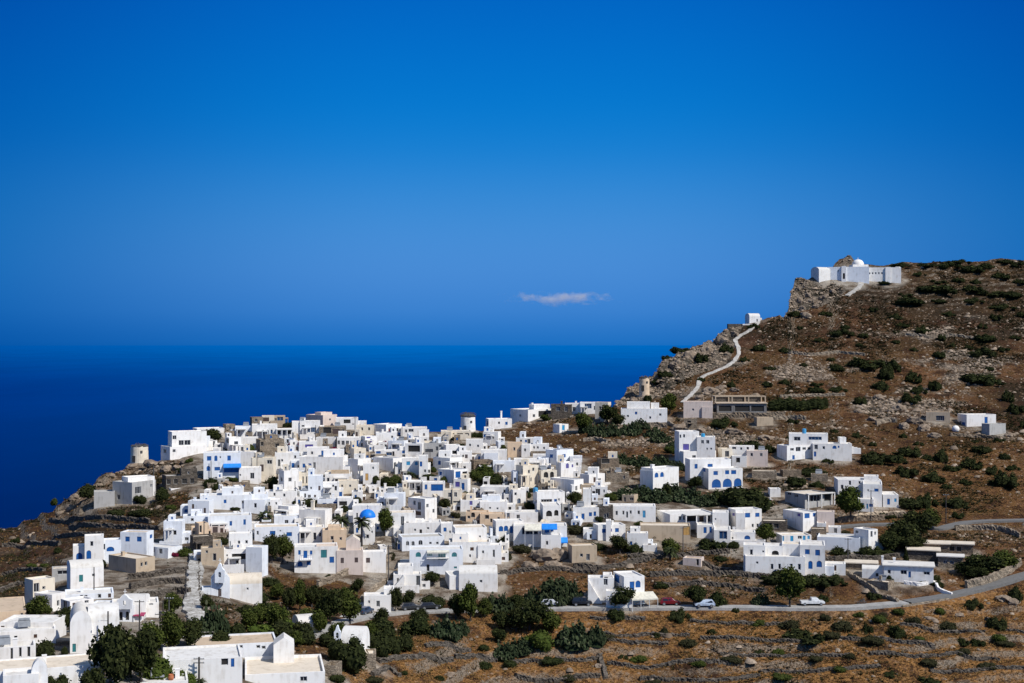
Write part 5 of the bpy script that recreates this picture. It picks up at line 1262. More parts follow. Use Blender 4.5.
# ------------------------------------------------------------------ plants
def leaf_mesh(name, lobes, n, leaf, mat, core=True, seed=0, squash=.6, ck=.80):
    """leaf-sized faces spread over and through overlapping lobes"""
    r = np.random.default_rng(seed); C = np.array([l[:3] for l in lobes]); R = np.array([l[3:] for l in lobes])
    w = (R.prod(1))**.67; ch = r.choice(len(lobes), n, p=w/w.sum())
    d = r.normal(size=(n,3)); d /= np.linalg.norm(d,axis=1)[:,None]; rad = r.random(n)**.28*(1+r.normal(0,.10,n))
    c = C[ch]+d*R[ch]*rad[:,None]
    keep = c[:,2] > 0.01; c = c[keep]; d = d[keep]; n = len(c)
    nrm = d+r.normal(size=(n,3))*.8; nrm /= np.linalg.norm(nrm,axis=1)[:,None]
    t = np.cross(nrm, r.normal(size=(n,3))); t /= np.linalg.norm(t,axis=1)[:,None]+1e-9; b = np.cross(nrm,t)
    s = leaf*(.6+r.random(n)*.8)[:,None]
    V = np.stack([c-t*s-b*s*squash, c+t*s*.9-b*s*squash*.8, c+t*s+b*s*squash, c-t*s*.8+b*s*squash],1).reshape(-1,3)
    fs = [tuple(range(i*4,i*4+4)) for i in range(n)]
    tint = np.repeat(np.clip(r.normal(.45,.26,n),0,1),4); vs = [tuple(p) for p in V]
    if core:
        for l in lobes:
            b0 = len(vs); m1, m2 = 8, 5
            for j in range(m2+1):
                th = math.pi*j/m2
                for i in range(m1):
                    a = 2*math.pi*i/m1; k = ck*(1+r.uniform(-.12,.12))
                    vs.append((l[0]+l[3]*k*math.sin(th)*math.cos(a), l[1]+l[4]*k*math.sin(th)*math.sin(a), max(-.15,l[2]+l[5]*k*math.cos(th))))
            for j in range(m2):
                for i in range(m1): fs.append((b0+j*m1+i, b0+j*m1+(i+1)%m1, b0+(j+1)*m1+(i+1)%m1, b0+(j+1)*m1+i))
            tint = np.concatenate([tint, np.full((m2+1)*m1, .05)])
    me = bpy.data.meshes.new(name); me.from_pydata(vs, [], fs); attr(me, 'tint', tint); me.materials.append(M[mat]); me.update(); return me
def blobs(k, seed, wide=.5, hgt=.5, zc=.42):
    r = random.Random(seed); L = []
    for i in range(k):
        a = r.uniform(0,6.28); q = r.uniform(0,.30)
        s = r.uniform(.17,.30)
        L.append((q*math.cos(a), q*math.sin(a), zc+r.uniform(-.18,.22), s*wide*2, s*wide*2, s*1.05))
    return L
BUSH = {}
for mat in ('f_dark','f_green','f_lime','f_olive','f_red'):
    BUSH[mat] = []
    for k in range(4):
        L = [(x,y,max(.22,z*.8),a,b,c*1.15) for x,y,z,a,b,c in blobs(7, k*7+3)]
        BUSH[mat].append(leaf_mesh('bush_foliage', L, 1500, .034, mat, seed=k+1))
RAGGED = []
for k in range(6):
    r = random.Random(k+500); L = []
    for i in range(12):
        a = r.uniform(0,6.28); q = r.uniform(.05,.42); z = r.uniform(.12,.5)*(1-q)
        L.append((q*math.cos(a), q*math.sin(a), z, r.uniform(.08,.24), r.uniform(.08,.24), r.uniform(.16,.5)*(1.15-q)))
    RAGGED.append(leaf_mesh('bush_foliage', L, 1500, .036, 'f_dark', core=True, seed=k+50))
TREE = {}
for mat in ('f_dark','f_green','f_lime','f_olive'):
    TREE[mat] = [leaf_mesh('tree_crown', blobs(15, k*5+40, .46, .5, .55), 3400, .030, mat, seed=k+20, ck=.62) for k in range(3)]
SPIRE = [leaf_mesh('cypress_crown', [(0,0,.12+.13*i, .5-.058*i+random.uniform(-.03,.03), .5-.058*i, .16) for i in range(7)], 1100, .06, 'f_dark', seed=60+k) for k in range(2)]
BOX = []
for k in range(2):
    r = random.Random(k+90)
    BOX.append(leaf_mesh('hedge_foliage', [(-.42+.84*i/8, r.uniform(-.05,.05), .45+r.uniform(-.08,.08), .12, .42, .45) for i in range(9)], 2200, .030, 'f_dark', seed=80+k))
# prickly pear: stacked flat pads
PEAR = []
for k in range(3):
    r = random.Random(k+5); mb = MB(); tint = []
    for i in range(430):
        a = r.uniform(0,6.28); q = math.sqrt(r.random())*.50; top = (1-(q/.56)**2)*.9*(.72+.28*math.sin(a*3+k)*math.cos(q*14))
        z = (r.random()**.55)*top*(1+r.uniform(-.2,.2)); x, y = q*math.cos(a), q*math.sin(a)*.9; s = r.uniform(.042,.068); t = r.uniform(0,6.28); tl = r.uniform(-.5,.5)
        u = Vector((math.cos(t), math.sin(t), r.uniform(-.3,.3))); w_ = Vector((-math.sin(t)*tl, math.cos(t)*tl, 1)).normalized(); nn = u.cross(w_)*s*.18
        pts = [Vector((x,y,z))+u*s*.75*math.cos(e)+w_*s*1.2*math.sin(e) for e in [j*math.pi/4 for j in range(8)]]
        mb.add([tuple(p+nn) for p in pts]+[tuple(p-nn) for p in pts], [tuple(range(8)), tuple(range(15,7,-1))]+[(j,(j+1)%8,8+(j+1)%8,8+j) for j in range(8)])
        tint += [min(1,max(0,r.gauss(.5,.28)))]*16
    b0 = len(mb.v)
    mb.lathe([(.40,-.12),(.33,.08),(.22,.24),(.10,.36),(0,.40)], 12, jit=.07); tint += [.05]*(len(mb.v)-b0)
    me = mb.mesh('prickly_pear_pads', M['f_pear']); attr(me, 'tint', np.array(tint)); PEAR.append(me)
TRUNKS = []
for k in range(3):
    r = random.Random(k); mb = MB(); bx, by = r.uniform(-.05,.05), r.uniform(-.05,.05)
    mb.tube([(0,0,-.15),(bx*.5,by*.5,.15),(bx,by,.34),(bx*1.4,by*1.6,.5)], [.05,.04,.034,.026], 8)
    for j in range(6):
        a = j*1.05+r.uniform(-.3,.3); mb.tube([(bx,by,.30+.02*j),(bx+.14*math.cos(a),by+.14*math.sin(a),.48+.02*j),(bx+.26*math.cos(a),by+.26*math.sin(a),.66+.03*j)], [.024,.016,.007], 5)
    TRUNKS.append(mb.mesh('tree_trunk', M['bark'], True))

def base(px, v):
    g = ground(px, v); return g
def scales(px, v, w, h, g):
    s = g.y/F; return w*s, h*s
def link(name, me, loc, sc, rz, parent=None):
    o = bpy.data.objects.new(name, me); o.location = loc; o.scale = sc; o.rotation_euler = (0,0,rz); COL.objects.link(o)
    if parent: o.parent = parent
    return o
PLANTN = 0
def bush(px, v, w, h, mat='f_dark', desc=None, name='scrub_bush', cat='bush', group='scrub bushes on the slopes'):
    global PLANTN; PLANTN += 1
    g = base(px, v); W_, H_ = scales(px, v, w, h, g)
    wild = mat == 'f_dark' and name == 'scrub_bush' and px > 600
    o = link(name, RAGGED[PLANTN%6] if wild else BUSH[mat][PLANTN%4], (g.x, g.y+W_*.12, g.z-.15), (W_*1.24, W_*1.05, H_*1.32), random.uniform(-.6,.6)+(PLANTN%2)*math.pi)
    size = 'small' if w < 11 else ('large' if w > 21 else 'medium')
    sh = 'low spreading' if h < w*.42 else ('tall' if h > w*.95 else 'rounded')
    colr = {'f_dark':'dark','f_green':'green','f_lime':'bright yellow green','f_olive':'dull olive','f_red':'magenta flowering'}[mat]
    register(o, desc or f'{size} {colr} {sh} bush', cat, px, v-h/2, group); return o
def pear(px, v, w, h):
    global PLANTN; PLANTN += 1
    g = base(px, v); W_, H_ = scales(px, v, w, h, g)
    o = link('prickly_pear', PEAR[PLANTN%3], (g.x, g.y+W_*.1, g.z-.1), (W_*1.08, min(W_,8), H_*1.15), random.uniform(-.3,.3))
    register(o, f"{'broad' if w > 30 else 'pale green'} prickly pear thicket", 'cactus', px, v-h/2, 'prickly pear thickets')
def hedge(px, v, w, h):
    global PLANTN; PLANTN += 1
    g = base(px, v); W_, H_ = scales(px, v, w, h, g)
    o = link('clipped_hedge', BOX[PLANTN%2], (g.x, g.y+1.2, g.z-.2), (W_, min(4.0,W_*.4), H_*1.15), 0)
    register(o, f"{'long' if w > 30 else 'short'} dense dark hedge", 'hedge', px, v-h/2, 'hedges')
def tree(px, v, w, h, mat='f_dark', lean=0, name='garden_tree', desc=None, bare=.25):
    global PLANTN; PLANTN += 1
    g = base(px, v); W_, H_ = scales(px, v, w, h, g)
    r = empty(name, g); H2 = H_*1.0
    if mat == 'f_dark' and PLANTN % 3 == 0: mat = 'f_green'
    t = link('trunk', TRUNKS[PLANTN%3], (0,0,0), (max(W_*.9,1.6), max(W_*.9,1.6), H2), random.uniform(0,6), r)
    c = link('crown', TREE[mat][PLANTN%3], (lean, 0, H2*(bare-.2)), (W_*1.22, W_*1.08, H2*(1.2-bare*.55)), random.uniform(0,6), r)
    colr = {'f_dark':'dark','f_green':'green','f_lime':'bright green','f_olive':'olive'}[mat]
    register(r, desc or f"{'big' if w > 26 else ('slender' if h > w*1.15 else 'small')} {colr} leafy tree", 'tree', px, v-h/2, 'trees in and below the village')
def cypress(px, v, w, h):
    global PLANTN; PLANTN += 1
    g = base(px, v); W_, H_ = scales(px, v, w, h, g); r = empty('cypress_tree', g)
    mb = MB(); mb.tube([(0,0,-.4),(0,0,H_*.5)], [.14,.08], 6); mb.build('trunk', M['bark'], r)
    link('crown', SPIRE[PLANTN%2], (0,0,H_*.03), (W_,W_,H_*.98), random.uniform(0,6), r)
    register(r, 'narrow dark pointed cypress', 'tree', px, v-h/2, 'trees in and below the village')
def palm_meshes(k):
    r = random.Random(k+300); mb = MB(); tint = []
    for i in range(34):
        a = i*2.399+r.uniform(-.2,.2); el = r.uniform(-.35,1.25); L = r.uniform(.85,1.05); pts = []
        for j in range(8):
            t = j/7; x = L*t*math.cos(el-.55*t*t-.2*t); z = L*(t*math.sin(el)-.55*t*t)
            pts.append((abs(L*t*math.cos(el*.8)), z))
        for j in range(7):
            (x0,z0),(x1,z1) = pts[j],pts[j+1]; ww = .13*math.sin(math.pi*(j+.9)/8.2)
            for sgn in (-1,1):
                n0 = len(mb.v); dx, dy = math.cos(a), math.sin(a); sx, sy = -dy*sgn, dx*sgn
                mb.add([(x0*dx,x0*dy,z0),(x1*dx,x1*dy,z1),(x1*dx+sx*ww+dx*.05,x1*dy+sy*ww+dy*.05,z1-ww*.55),(x0*dx+sx*ww*.8+dx*.04,x0*dy+sy*ww*.8+dy*.04,z0-ww*.5)], [(0,1,2,3)])
                tint += [min(1,max(0,r.gauss(.45,.25)))]*4
    me = mb.mesh('palm_fronds', M['f_palm']); attr(me, 'tint', np.array(tint)); return me
PALMS = [palm_meshes(0), palm_meshes(1)]
def palm(px, v, w, h, desc):
    global PLANTN; PLANTN += 1
    g = base(px, v); W_, H_ = scales(px, v, w, h, g); r = empty('palm_tree', g); th = max(.5, H_-W_*.34)
    mb = MB(); mb.tube([(0,0,-.5),(.05,0,th*.5),(0,0,th)], [.30,.22,.24], 9); mb.build('trunk', M['bark'], r, smooth=True)
    link('crown', PALMS[PLANTN%2], (0,0,th), (W_*.52,W_*.52,W_*.52), random.uniform(0,6), r)
    register(r, desc, 'palm tree', px, v-h/2, 'palm trees', True)

# upper hillside: dark scrub
for a in [(798,316,16,6),(824,315.5,14,6),(873.5,311,10,6),(846,329,10,6),(843,336,22,7),(862,337,12,5),(898,318,14,6),(901,327,14,5),(896,333,6,4),(912,304,32,10),(923.6,333,14,8),(941,340,9,7),
 (951,315,14,5),(981.6,328,10,7),(996,320,12,8),(987,341.5,22,9),(984,356.5,24,10),(938,356.5,14,7),(954,347,8,5),(1014,338.5,12,5),(868,368,34,14),(838,370,16,9),(893,371,16,12),(885,379,16,14),(884,389,18,10),(912,383,16,14),
 (912,403,18,13),(935.5,390,14,12),(920,393,14,9),(972,381,30,10),(993,384,30,11),(1007,401,12,14),(1017,414,16,13),(818,391,18,7),(839,391,16,6),(859,404,14,9),(786.6,384,12,6),(785,352,12,6),(800,329,6,5),(991,370,10,5),
 (949,267,24,7),(970,272,26,8),(988,268,18,6),(999,279,18,8),(1017,266,16,7),(1006,262.5,16,5),(962,262.5,18,4),(930,292,40,8),(949,293,30,9),(970,291,22,8),(991,296,24,8),(1012,298,22,8),(1004,309,24,6),(1021,317,12,6),(904,266.5,20,5),(922,266,20,5),(938,282,16,5),(885,284,14,4),
 (920,275,12,4),(957,281,14,5),(978,283,12,5),(1018,283,14,6),(905,296,14,5),(940,302,16,5),(975,303,18,6),(895,343,10,4),(915,350,9,4),(968,349,9,5),(1004,352,12,6),(860,346,9,4),(820,342,10,4),(830,360,9,4),(805,366,9,4),
 (725,353,14,11),(701.5,360,14,12),(666,379.5,16,8),(657,381,8,6),(758,350,16,7),(785,352,10,6),(766,386,12,6),(817,386,12,5),(771,368,14,5),(754,328,12,5),(647,401,10,8),(733,387,9,7),(700,381,9,5),(680,351,18,7),(668,361,12,6),(745,362,9,5)]:
    bush(*a)
for a in [(907,456,26,11),(944,462,14,14),(969,468,22,13),(952.6,471,16,7),(983,452,20,9),(994.6,475,14,9),(1003.5,487,26,16),(936,480,22,12),(964,484,13,7),(907,475,22,13),(1006,459,12,8),(1014,470,12,6),(1022,428,6,8),(902,462,16,8),(927,460,14,7),(882,463,34,15),(872,463,20,13),
 (815,475,24,10),(795,484,24,9),(819.6,487,16,7),(826.7,462.5,12,5),(793,423,12,6),(912.6,507,26,13),(928,506,20,14),(945.6,488,12,6),(961,506,26,11),(934,479,20,7),(958.5,518,12,8),(890,517,18,6),(866,497,8,5),(868,556,26,11),(890,555,20,5),(838,556,20,11),(711,549,30,12),(722,560,14,6),
 (725,427,23,10),(740,452,16,12),(755,450,22,11),(768,452,14,9),(790,440,9,5),(835,432,9,5),(858,437,10,6),(872,445,9,5),(905,437,9,5),(918,446,10,5),(1000,441,10,5),(975,441,8,4)]:
    bush(*a)
for a in [(600,436,22,14),(640,430,20,12),(654,437,20,12),(630,434,24,14),(612,436,18,15),(587,433,16,12),(660,442,22,11),(675,446,16,8),(640,464,26,13),(622,462,16,12),(660,466,26,13),(678,470,16,10),(690,472,12,8)]:
    pear(*a)
for a in [(582,433,22,18),(608,424,20,19),(618,427,13,12),(670,413,22,18)]: tree(*a)
hedge(797,411,56,14); hedge(822,409,14,11)
# middle right
for a in [(738,507,48,22),(762,509,32,18),(718,504,26,16)]: bush(*a)
for a in [(625,498,28,12),(655,501,36,15),(690,502,36,16),(708,505,26,13),(642,494,22,11),(674,494,24,12)]: pear(*a)
for a in [(766,543,22,17),(666,499,11,17),(620,550,20,17),(669,554,24,17),(573.6,507,16,15),(695,489,16,13)]: tree(*a)
tree(850,521,30,30,bare=.3); bush(926,581,12,8); bush(889,582,10,7); bush(936,580,9,6); tree(905,546,36,28,bare=.12); tree(920,537,30,26,bare=.12); tree(930,529,22,19,bare=.12); tree(893,551,26,20,bare=.12); tree(912,552,26,16,bare=.1); cypress(906,562,6,13)
for a in [(637,551,20,8),(652,538,12,9),(528.6,510,10,9),(504,496,8,5),(504,546,12,11),(810,526,14,5),(592,546,24,8),(490,484,30,8),(534,492,18,5),(610,521,10,6),(560,497,9,7)]: bush(*a)
for a in [(575,534,24,10),(590,531,18,8),(508,560,10,8),(520,553,18,9)]: bush(*a, mat='f_olive')
# village greenery
for a in [(249,452,14,9),(272,489,15,14),(212,487,16,9),(231,481,12,5),(258,438,9,7),(356,504,14,8),(454,444,8,7),(546,420,12,7),(430,480,16,7),(214,490,16,7),(163,500,14,12),(139,503,12,9),(171,506,14,6),(172,541,14,8),(186,556,16,8),(220.6,544,12,8),(236,511,12,5),(54,505,8,8),
 (89,502,18,13),(100,567,12,8),(116,517,22,8),(140,517,28,9),(58,552,9,6),(30,566,10,5),(45,563,10,5),(16,543,10,6),(504,453,8,8),(432,472,8,6),(376,487,10,13),(385,487,14,12),(396,487,14,12),(308,508,20,10),(296,506,9,7),(498,428,8,8),(486,479,20,14),(474,481,14,12),(497,482,12,10),(441,488,10,5),(285,537,8,5),(350,566,8,5),(342,452,7,5)]:
    bush(*a, mat='f_green' if a[0] % 3 < 1 else 'f_dark')
for a in [(262,461,8,6),(300,461,7,6),(318,457,7,5),(345,457,8,6),(362,472,7,7),(330,474,8,6),(350,487,8,7),(296,480,8,6),(262,491,10,6),(235,497,10,6),(200,503,10,7),(300,517,8,6),(322,498,7,6),(345,512,9,7),(398,500,8,6),(420,516,9,7),(440,530,8,7),(466,497,8,6),
 (455,518,9,7),(500,508,9,7),(512,530,9,8),(470,545,8,7),(400,548,9,8),(392,560,9,9),(350,545,8,7),(330,580,10,7),(262,536,10,8),(225,530,9,7),(204,545,8,7),(180,540,10,7),(155,552,9,6),(405,470,8,6),(430,466,8,6),(445,482,8,6),(510,470,8,7),(530,462,8,5),(545,470,8,7),(560,486,9,7),(590,495,10,7),(565,510,9,7),(528,498,8,7),(515,486,8,6),
 (610,500,12,8),(600,522,10,7),(640,526,10,6),(735,548,12,7),(725,533,9,6),(770,530,9,7),(790,512,9,6),(820,536,10,6),(845,535,9,6),(700,462,10,7),(735,464,9,6),(690,446,12,8),(670,452,12,8),(650,500,10,7),(480,444,8,5),(462,448,8,5),(410,446,8,5),(365,436,7,4),(320,440,7,5),(270,430,7,4),(228,452,7,5),(180,470,9,6),(190,462,8,5)]:
    bush(*a, mat=('f_dark','f_green','f_olive')[int(a[0])%3], name='garden_shrub', cat='shrub', group='shrubs between the houses', desc={0:'dark garden shrub',1:'green garden shrub',2:'dull olive garden shrub'}[int(a[0])%3])
hedge(294,428,23,6); hedge(477,438,12,6)
for a in [(334,453,9,7),(385,447,8,7),(295,447,14,6),(173.5,557,9,6),(194,557,5,5),(447,502,10,6),(304,447,4,4)]: bush(*a, mat='f_red', name='bougainvillea', cat='flowering shrub', group='bougainvilleas')
for a in [(213,443,18,13),(385,536,22,24),(444,511,14,12),(272,563,16,26),(283,562,22,24),(433,585,18,13),(249,481,9,8)]: tree(*a)
cypress(236,533,9,12)
palm(265,523,22,15,'short bushy palm on a flat roof terrace'); palm(340.6,538,22,27,'palm with a ragged dark crown behind the peach house'); palm(361.5,546,23,33,'tall slim palm in front of the blue dome'); palm(411,482,14,13,'palm among the white houses of the upper village')
palm(670,560,18,16,'low palm in the garden below the block garage')
# around the lane chapel and the foreground
for a in [(300,612,18,28),(288,613,16,24),(331,625,26,34),(350,624,24,30),(320,622,16,18),(357,590,14,13),(306,628,20,18),(395,612,16,24),(408,607,14,16),(470,622,26,34),(456,619,18,26),(530,628,34,28),(549,629,26,22),(500,628,18,20),(516,629,20,24),(40,620,26,22),(64,634,22,26),(30,618,14,14)]: tree(*a, bare=.18)
for a in [(318,634,22,22),(338,640,20,20),(305,640,22,18),(296,648,18,14),(278,628,24,26),(262,624,24,22),(248,626,22,18),(312,606,18,22),(325,604,16,20),(345,606,18,18),(278,598,16,16),(380,630,18,22),(370,640,18,18),(420,622,20,14),(500,640,16,14),(485,618,18,18),(515,610,18,16)]: tree(*a, bare=.12, mat='f_green' if a[0]%4 == 2 else 'f_dark')
for a in [(346,669,37,33)]: bush(*a, desc='very large dark round bush beside the vaulted chapel')
for a in [(265,611,26,14),(245,612,24,13),(282,640,26,20),(300,645,26,16),(330,650,24,18),(236,640,24,18),(222,645,20,14),(375,655,26,26),(392,652,24,22),(404,648,24,20),(385,640,26,22),(430,607,24,13),(437,609,14,10),(418,634,30,20),(260,602,20,10),(315,600,18,10),(338,598,16,9),(300,594,14,7),(270,583,24,8),(245,579,18,7)]: bush(*a)
for a in [(262,640,30,20),(285,634,24,16),(158,682,34,26),(180,688,24,18),(542,650,28,22),(535,641,20,12)]: bush(*a, mat='f_lime')
for a in [(213,635,32,34),(444,637,34,24),(461,633,16,16),(500,612,30,20),(489,608,18,14),(553,604,34,26),(572,602,22,22),(533,600,20,18),(558,586,34,14),(575,646,40,24),(596,646,20,22),(520,650,26,16),(505,654,26,18),(761,604,18,13)]: pear(*a)
tree(110,690,44,66,bare=.15); tree(140,684,38,52,bare=.15); tree(170,652,30,38,bare=.15); tree(125,664,30,34,bare=.15); tree(190,648,24,28,bare=.15); tree(150,655,30,30,bare=.15); tree(92,700,28,30); tree(207,612,14,16); tree(172,615,20,20)
bush(43,664,27,26); bush(65,655,7,9); bush(55,692,26,18); bush(78,612,26,8); bush(112,616,30,10); bush(74,632,9,14)
palm(200,690,14,14,'small palm beside the cable pole in the foreground')
# roadside
tree(621,609,26,20); tree(790,609,30,36,bare=.3); tree(694,607,24,21); bush(681,619,20,13); bush(614,621,20,12); bush(719,606,18,15); bush(822,601,11,9); bush(874,599,14,9); bush(662,589,16,8)  # first two bushes are added, dark shapes for the roadside trees' cast shadows
for a in [(785,583,40,13),(812,585,34,12),(838,584,22,10)]: bush(*a)
for a in [(985,574,36,20),(1003,570,30,18),(968,574,24,14),(978,578,26,12)]: tree(*a, bare=.08)
bush(920,583,16,6); bush(940,586,14,6)
# slope below the road
for a in [(799,641,40,13),(868,631,11,11),(898.6,632,18,16),(975,607,16,10),(995,626,22,14),(1018,601,14,16),(961,640,14,8),(978,643,16,8),(932,684,24,9),(892,676,14,6),(656,633,9,6),(713,632,10,6),(622,655,10,5),(549,663,24,7),(510,666,18,8),(404,672,10,5),(485,663,18,7),(335,682,16,9),(484,649,14,7),(852,637,9,5),(440,678,12,5),(760,650,10,5),(735,612,8,5)]: bush(*a)
for a in [(791,627,22,11),(845,628,22,10),(824,621,11,8),(896,630,14,10),(640,656,20,7),(665,630,8,7),(372,682,18,6),(940,610,14,7),(860,615,12,6),(884,614,10,6),(1004,645,18,6),(920,640,14,5),(700,668,16,6),(570,676,16,6),(780,680,22,6),(840,672,18,6),(655,682,18,5),(990,668,20,6),(830,640,20,8),(880,622,18,9),(915,622,16,8),(950,625,20,8),(870,645,22,9),(1000,640,20,9),(760,624,16,7),(690,645,18,7),(730,662,20,7),(930,664,22,8),(965,655,18,7),(610,640,16,6),(815,662,16,6),(900,612,14,7),(850,660,14,6),(780,650,14,6)]: bush(*a, mat='f_olive' if a[0]%20 else 'f_green')
# ------------------------------------------------------------------ poles
def pole(px, vb, vt, arms=0, thick=.11, lamp=False):
    g = base(px, vb); s = g.y/F; h = (vb-vt)*s; r = empty('utility_pole', g)
    mb = MB(); mb.tube([(0,0,-1),(0,0,h)], [thick*1.2,thick*.8], 7); mb.build('shaft', M['wood'], r)
    for i in range(arms):
        q = MB(); q.box(-.75,.75,-.13,-.05,h-.3-i*.55,h-.2-i*.55)
        a = q.build('crossarm', M['wood'], r)
        for x in (-.65,-.25,.25,.65):
            q = MB(); q.lathe([(.05,0),(.06,.08),(.03,.16),(0,.17)], 6, c=(x,-.09,h-.2-i*.55)); q.build('insulator', M['frame'], a)
    if lamp:
        q = MB(); q.tube([(0,0,h*.78),(-.5,-.1,h*.80),(-1.1,-.2,h*.79)], [.04,.035,.03], 6); a = q.build('lamp_arm', M['metal'], r)
        q = MB(); q.lathe([(0,.05),(.16,.02),(.2,-.06),(0,-.08)], 8, c=(-1.2,-.2,h*.79)); q.build('lamp_shade', M['frame'], a)
    register(r, f"{'tall' if (vb-vt) > 28 else 'thin'} dark {'pole with crossarms' if arms else ('pole carrying a lamp' if lamp else 'cable pole')}", 'pole', px, (vb+vt)/2, 'poles along the lanes')
for a in [(211,480,461),(257,480,449),(295,503,481),(315.5,443,425),(355,438,417,1),(360,493,470),(388.5,585,545,1),(453,548,519,1),(683,548,523,1),(848,564,538,1),(871,520,489,1),(946,523,494,1),(153.6,488,464),(204,546,519),(94,594,567),(186,600,570),(169,634,597,1),(919,435,411),(139.5,640,600,1),(487,440,425),(585,516,497),(402,447,427),(452,508,487),(240,447,430),(430,473,452),(330,600,584)]:
    pole(*a)
pole(199,690,657,2,.16); pole(108,655,611,0,.13,True); pole(160,648,612,1,.12,True); pole(163,632,600)

# ------------------------------------------------------------------ cars and motorbike
def car(desc, px, v, col, kind='hatch', rot=0.0, dark=False):
    q, w, hw = ROADW['main']; i = int(np.argmin((q[:,0]-px)**2)); p = w[i]; d = w[min(i+1,len(w)-1)]-w[max(i-1,0)]
    ang = math.atan2(d[1], d[0])+rot; lat = 1.1
    nrm = Vector((-math.sin(ang), math.cos(ang), 0)); loc = Vector(p)+nrm*lat+Vector((0,0,.24))
    key = 'car_'+desc.split()[0]
    if key not in M: M[key] = paint(key, col, .25, .05); M[key].node_tree.nodes['Principled BSDF'].inputs['Coat Weight'].default_value = .6
    r = empty('parked_car', loc); r.rotation_euler = (0,0,ang)
    L = 4.1 if kind != 'pickup' else 4.9; hw_ = .84; roofz = 1.48 if kind != 'suv' else 1.75
    if kind == 'pickup': prof = [(-L/2,.42),(-L/2,.98),(-.35,1.0),(-.3,1.62),(.95,1.60),(1.45,1.02),(L/2-.1,.92),(L/2,.6),(L/2,.42)]
    elif kind == 'suv': prof = [(-L/2,.45),(-L/2,1.05),(-L/2+.25,roofz),(.75,roofz),(1.25,1.12),(L/2-.12,1.0),(L/2,.7),(L/2,.45)]
    else: prof = [(-L/2,.35),(-L/2+.02,.85),(-L/2+.5,roofz-.03),(.45,roofz),(1.05,.98),(L/2-.12,.80),(L/2,.55),(L/2,.35)]
    n = len(prof); mb = MB()
    def inset(z): return hw_ if z < 1.08 else hw_-.16
    A = [(x,-inset(z),z) for x,z in prof]; B = [(x,inset(z),z) for x,z in prof]
    mb.add(A+B, [tuple(range(n))[::-1] if False else tuple(range(n)), tuple(range(2*n-1,n-1,-1))]+[(i,n+i,n+(i+1)%n,(i+1)%n) for i in range(n)])
    b = mb.build('body', M[key], r)
    mod = b.modifiers.new('soft', 'BEVEL'); mod.width = .06; mod.segments = 2
    zt = roofz-.1
    for sgn in (-1,1):
        for x0,x1 in (((-.2,.3),(.38,.95)) if kind == 'pickup' else ((-L/2+.5,-.45),(-.37,.28),(.35,.85))):
            q2 = MB(); y0, y1 = sgn*(hw_-.02), sgn*(hw_-.135)
            q2.add([(x0,y0,.98),(x1,y0,.98),(min(x1,x1-.08),y1,zt),(x0+.1,y1,zt)], [(0,1,2,3)])
            q2.build('side_window', M['dark'], r)
        for x in (-L/2+.75, L/2-.8):
            q2 = MB(); q2.lathe([(0,-.11),(.31,-.11),(.33,-.06),(.33,.06),(.31,.11),(0,.11)], 16)
            wv = q2.v; q2.v = [(a,c,b_) for a,b_,c in wv]
            wh = q2.build('wheel', M['wood'], r, (x, sgn*(hw_-.06), .33))
            q3 = MB(); q3.lathe([(0,.0),(.19,.0),(.2,-.02),(0,-.03)], 12); q3.v = [(a,c*1.0,b_) for a,b_,c in q3.v]; q3.build('rim', M['metal'], wh, (0, sgn*.125, 0))
        q2 = MB(); q2.box(L/2-.06,L/2+.03,sgn*.62-.14,sgn*.62+.14,.62,.76); q2.build('headlight', M['frame'], r)
        q2 = MB(); q2.box(-L/2-.03,-L/2+.05,sgn*.64-.1,sgn*.64+.1,.7,.86); q2.build('tail_light', M['red'], r)
    q2 = MB(); i0 = {'pickup':4,'suv':3}.get(kind,3); (xa,za),(xb,zb) = prof[i0],prof[i0+1]
    q2.add([(xa+.10,-.58,za-.04),(xa+.10,.58,za-.04),(xb-.02,.72,zb+.06),(xb-.02,-.72,zb+.06)], [(0,1,2,3)]); q2.build('windscreen', M['dark'], r)
    register(r, desc, 'car', px, v-2.5, 'cars parked along the road', True)
car('silver car half hidden behind the dark roadside trees', 552, 605, rgb(.55,.56,.57))
car('black off road car parked left of the roadside white house', 582, 605, rgb(.012,.012,.014), 'suv')
car('red car parked beside the roadside tree', 670, 605, rgb(.17,.008,.010))
car('pale blue silver hatchback on the open road right of the red car', 703, 605, rgb(.50,.58,.68), rot=math.pi)
car('white pickup truck parked on the road shoulder', 813, 605, rgb(.74,.74,.72), 'pickup')
car('dark car parked under the green shuttered house', 430, 609, rgb(.02,.022,.026))
car('charcoal car parked at the bend where the lane joins', 412, 610, rgb(.035,.038,.042))
car('navy car parked at the foot of the stepped white house', 371, 612, rgb(.03,.05,.09))
# motorbike
q_, w_, hw_ = ROADW['main']; i_ = int(np.argmin((q_[:,0]-862.5)**2)); r = empty('motorbike', Vector(w_[i_])+Vector((-.1,1.0,.24)))
for x in (-.62,.62):
    mb = MB(); mb.lathe([(.2,-.05),(.3,-.05),(.31,0),(.3,.05),(.2,.05)], 16); mb.v = [(a,c,b) for a,b,c in mb.v]; mb.build('wheel', M['wood'], r, (x,0,.31))
mb = MB(); mb.tube([(-.6,0,.33),(-.25,0,.6),(.2,0,.75),(.45,0,.7)], [.07,.13,.15,.08], 7); mb.box(-.2,.2,-.13,.13,.3,.6); mb.build('body', M['wood'], r)
mb = MB(); mb.box(-.65,.0,-.13,.13,.72,.82); mb.build('saddle', M['void'], r)
mb = MB(); mb.tube([(.62,0,.31),(.42,0,.95)], [.05,.04], 6); mb.tube([(.4,-.33,1.0),(.4,.33,1.0)], [.025,.025], 6); mb.build('handlebar', M['metal'], r)
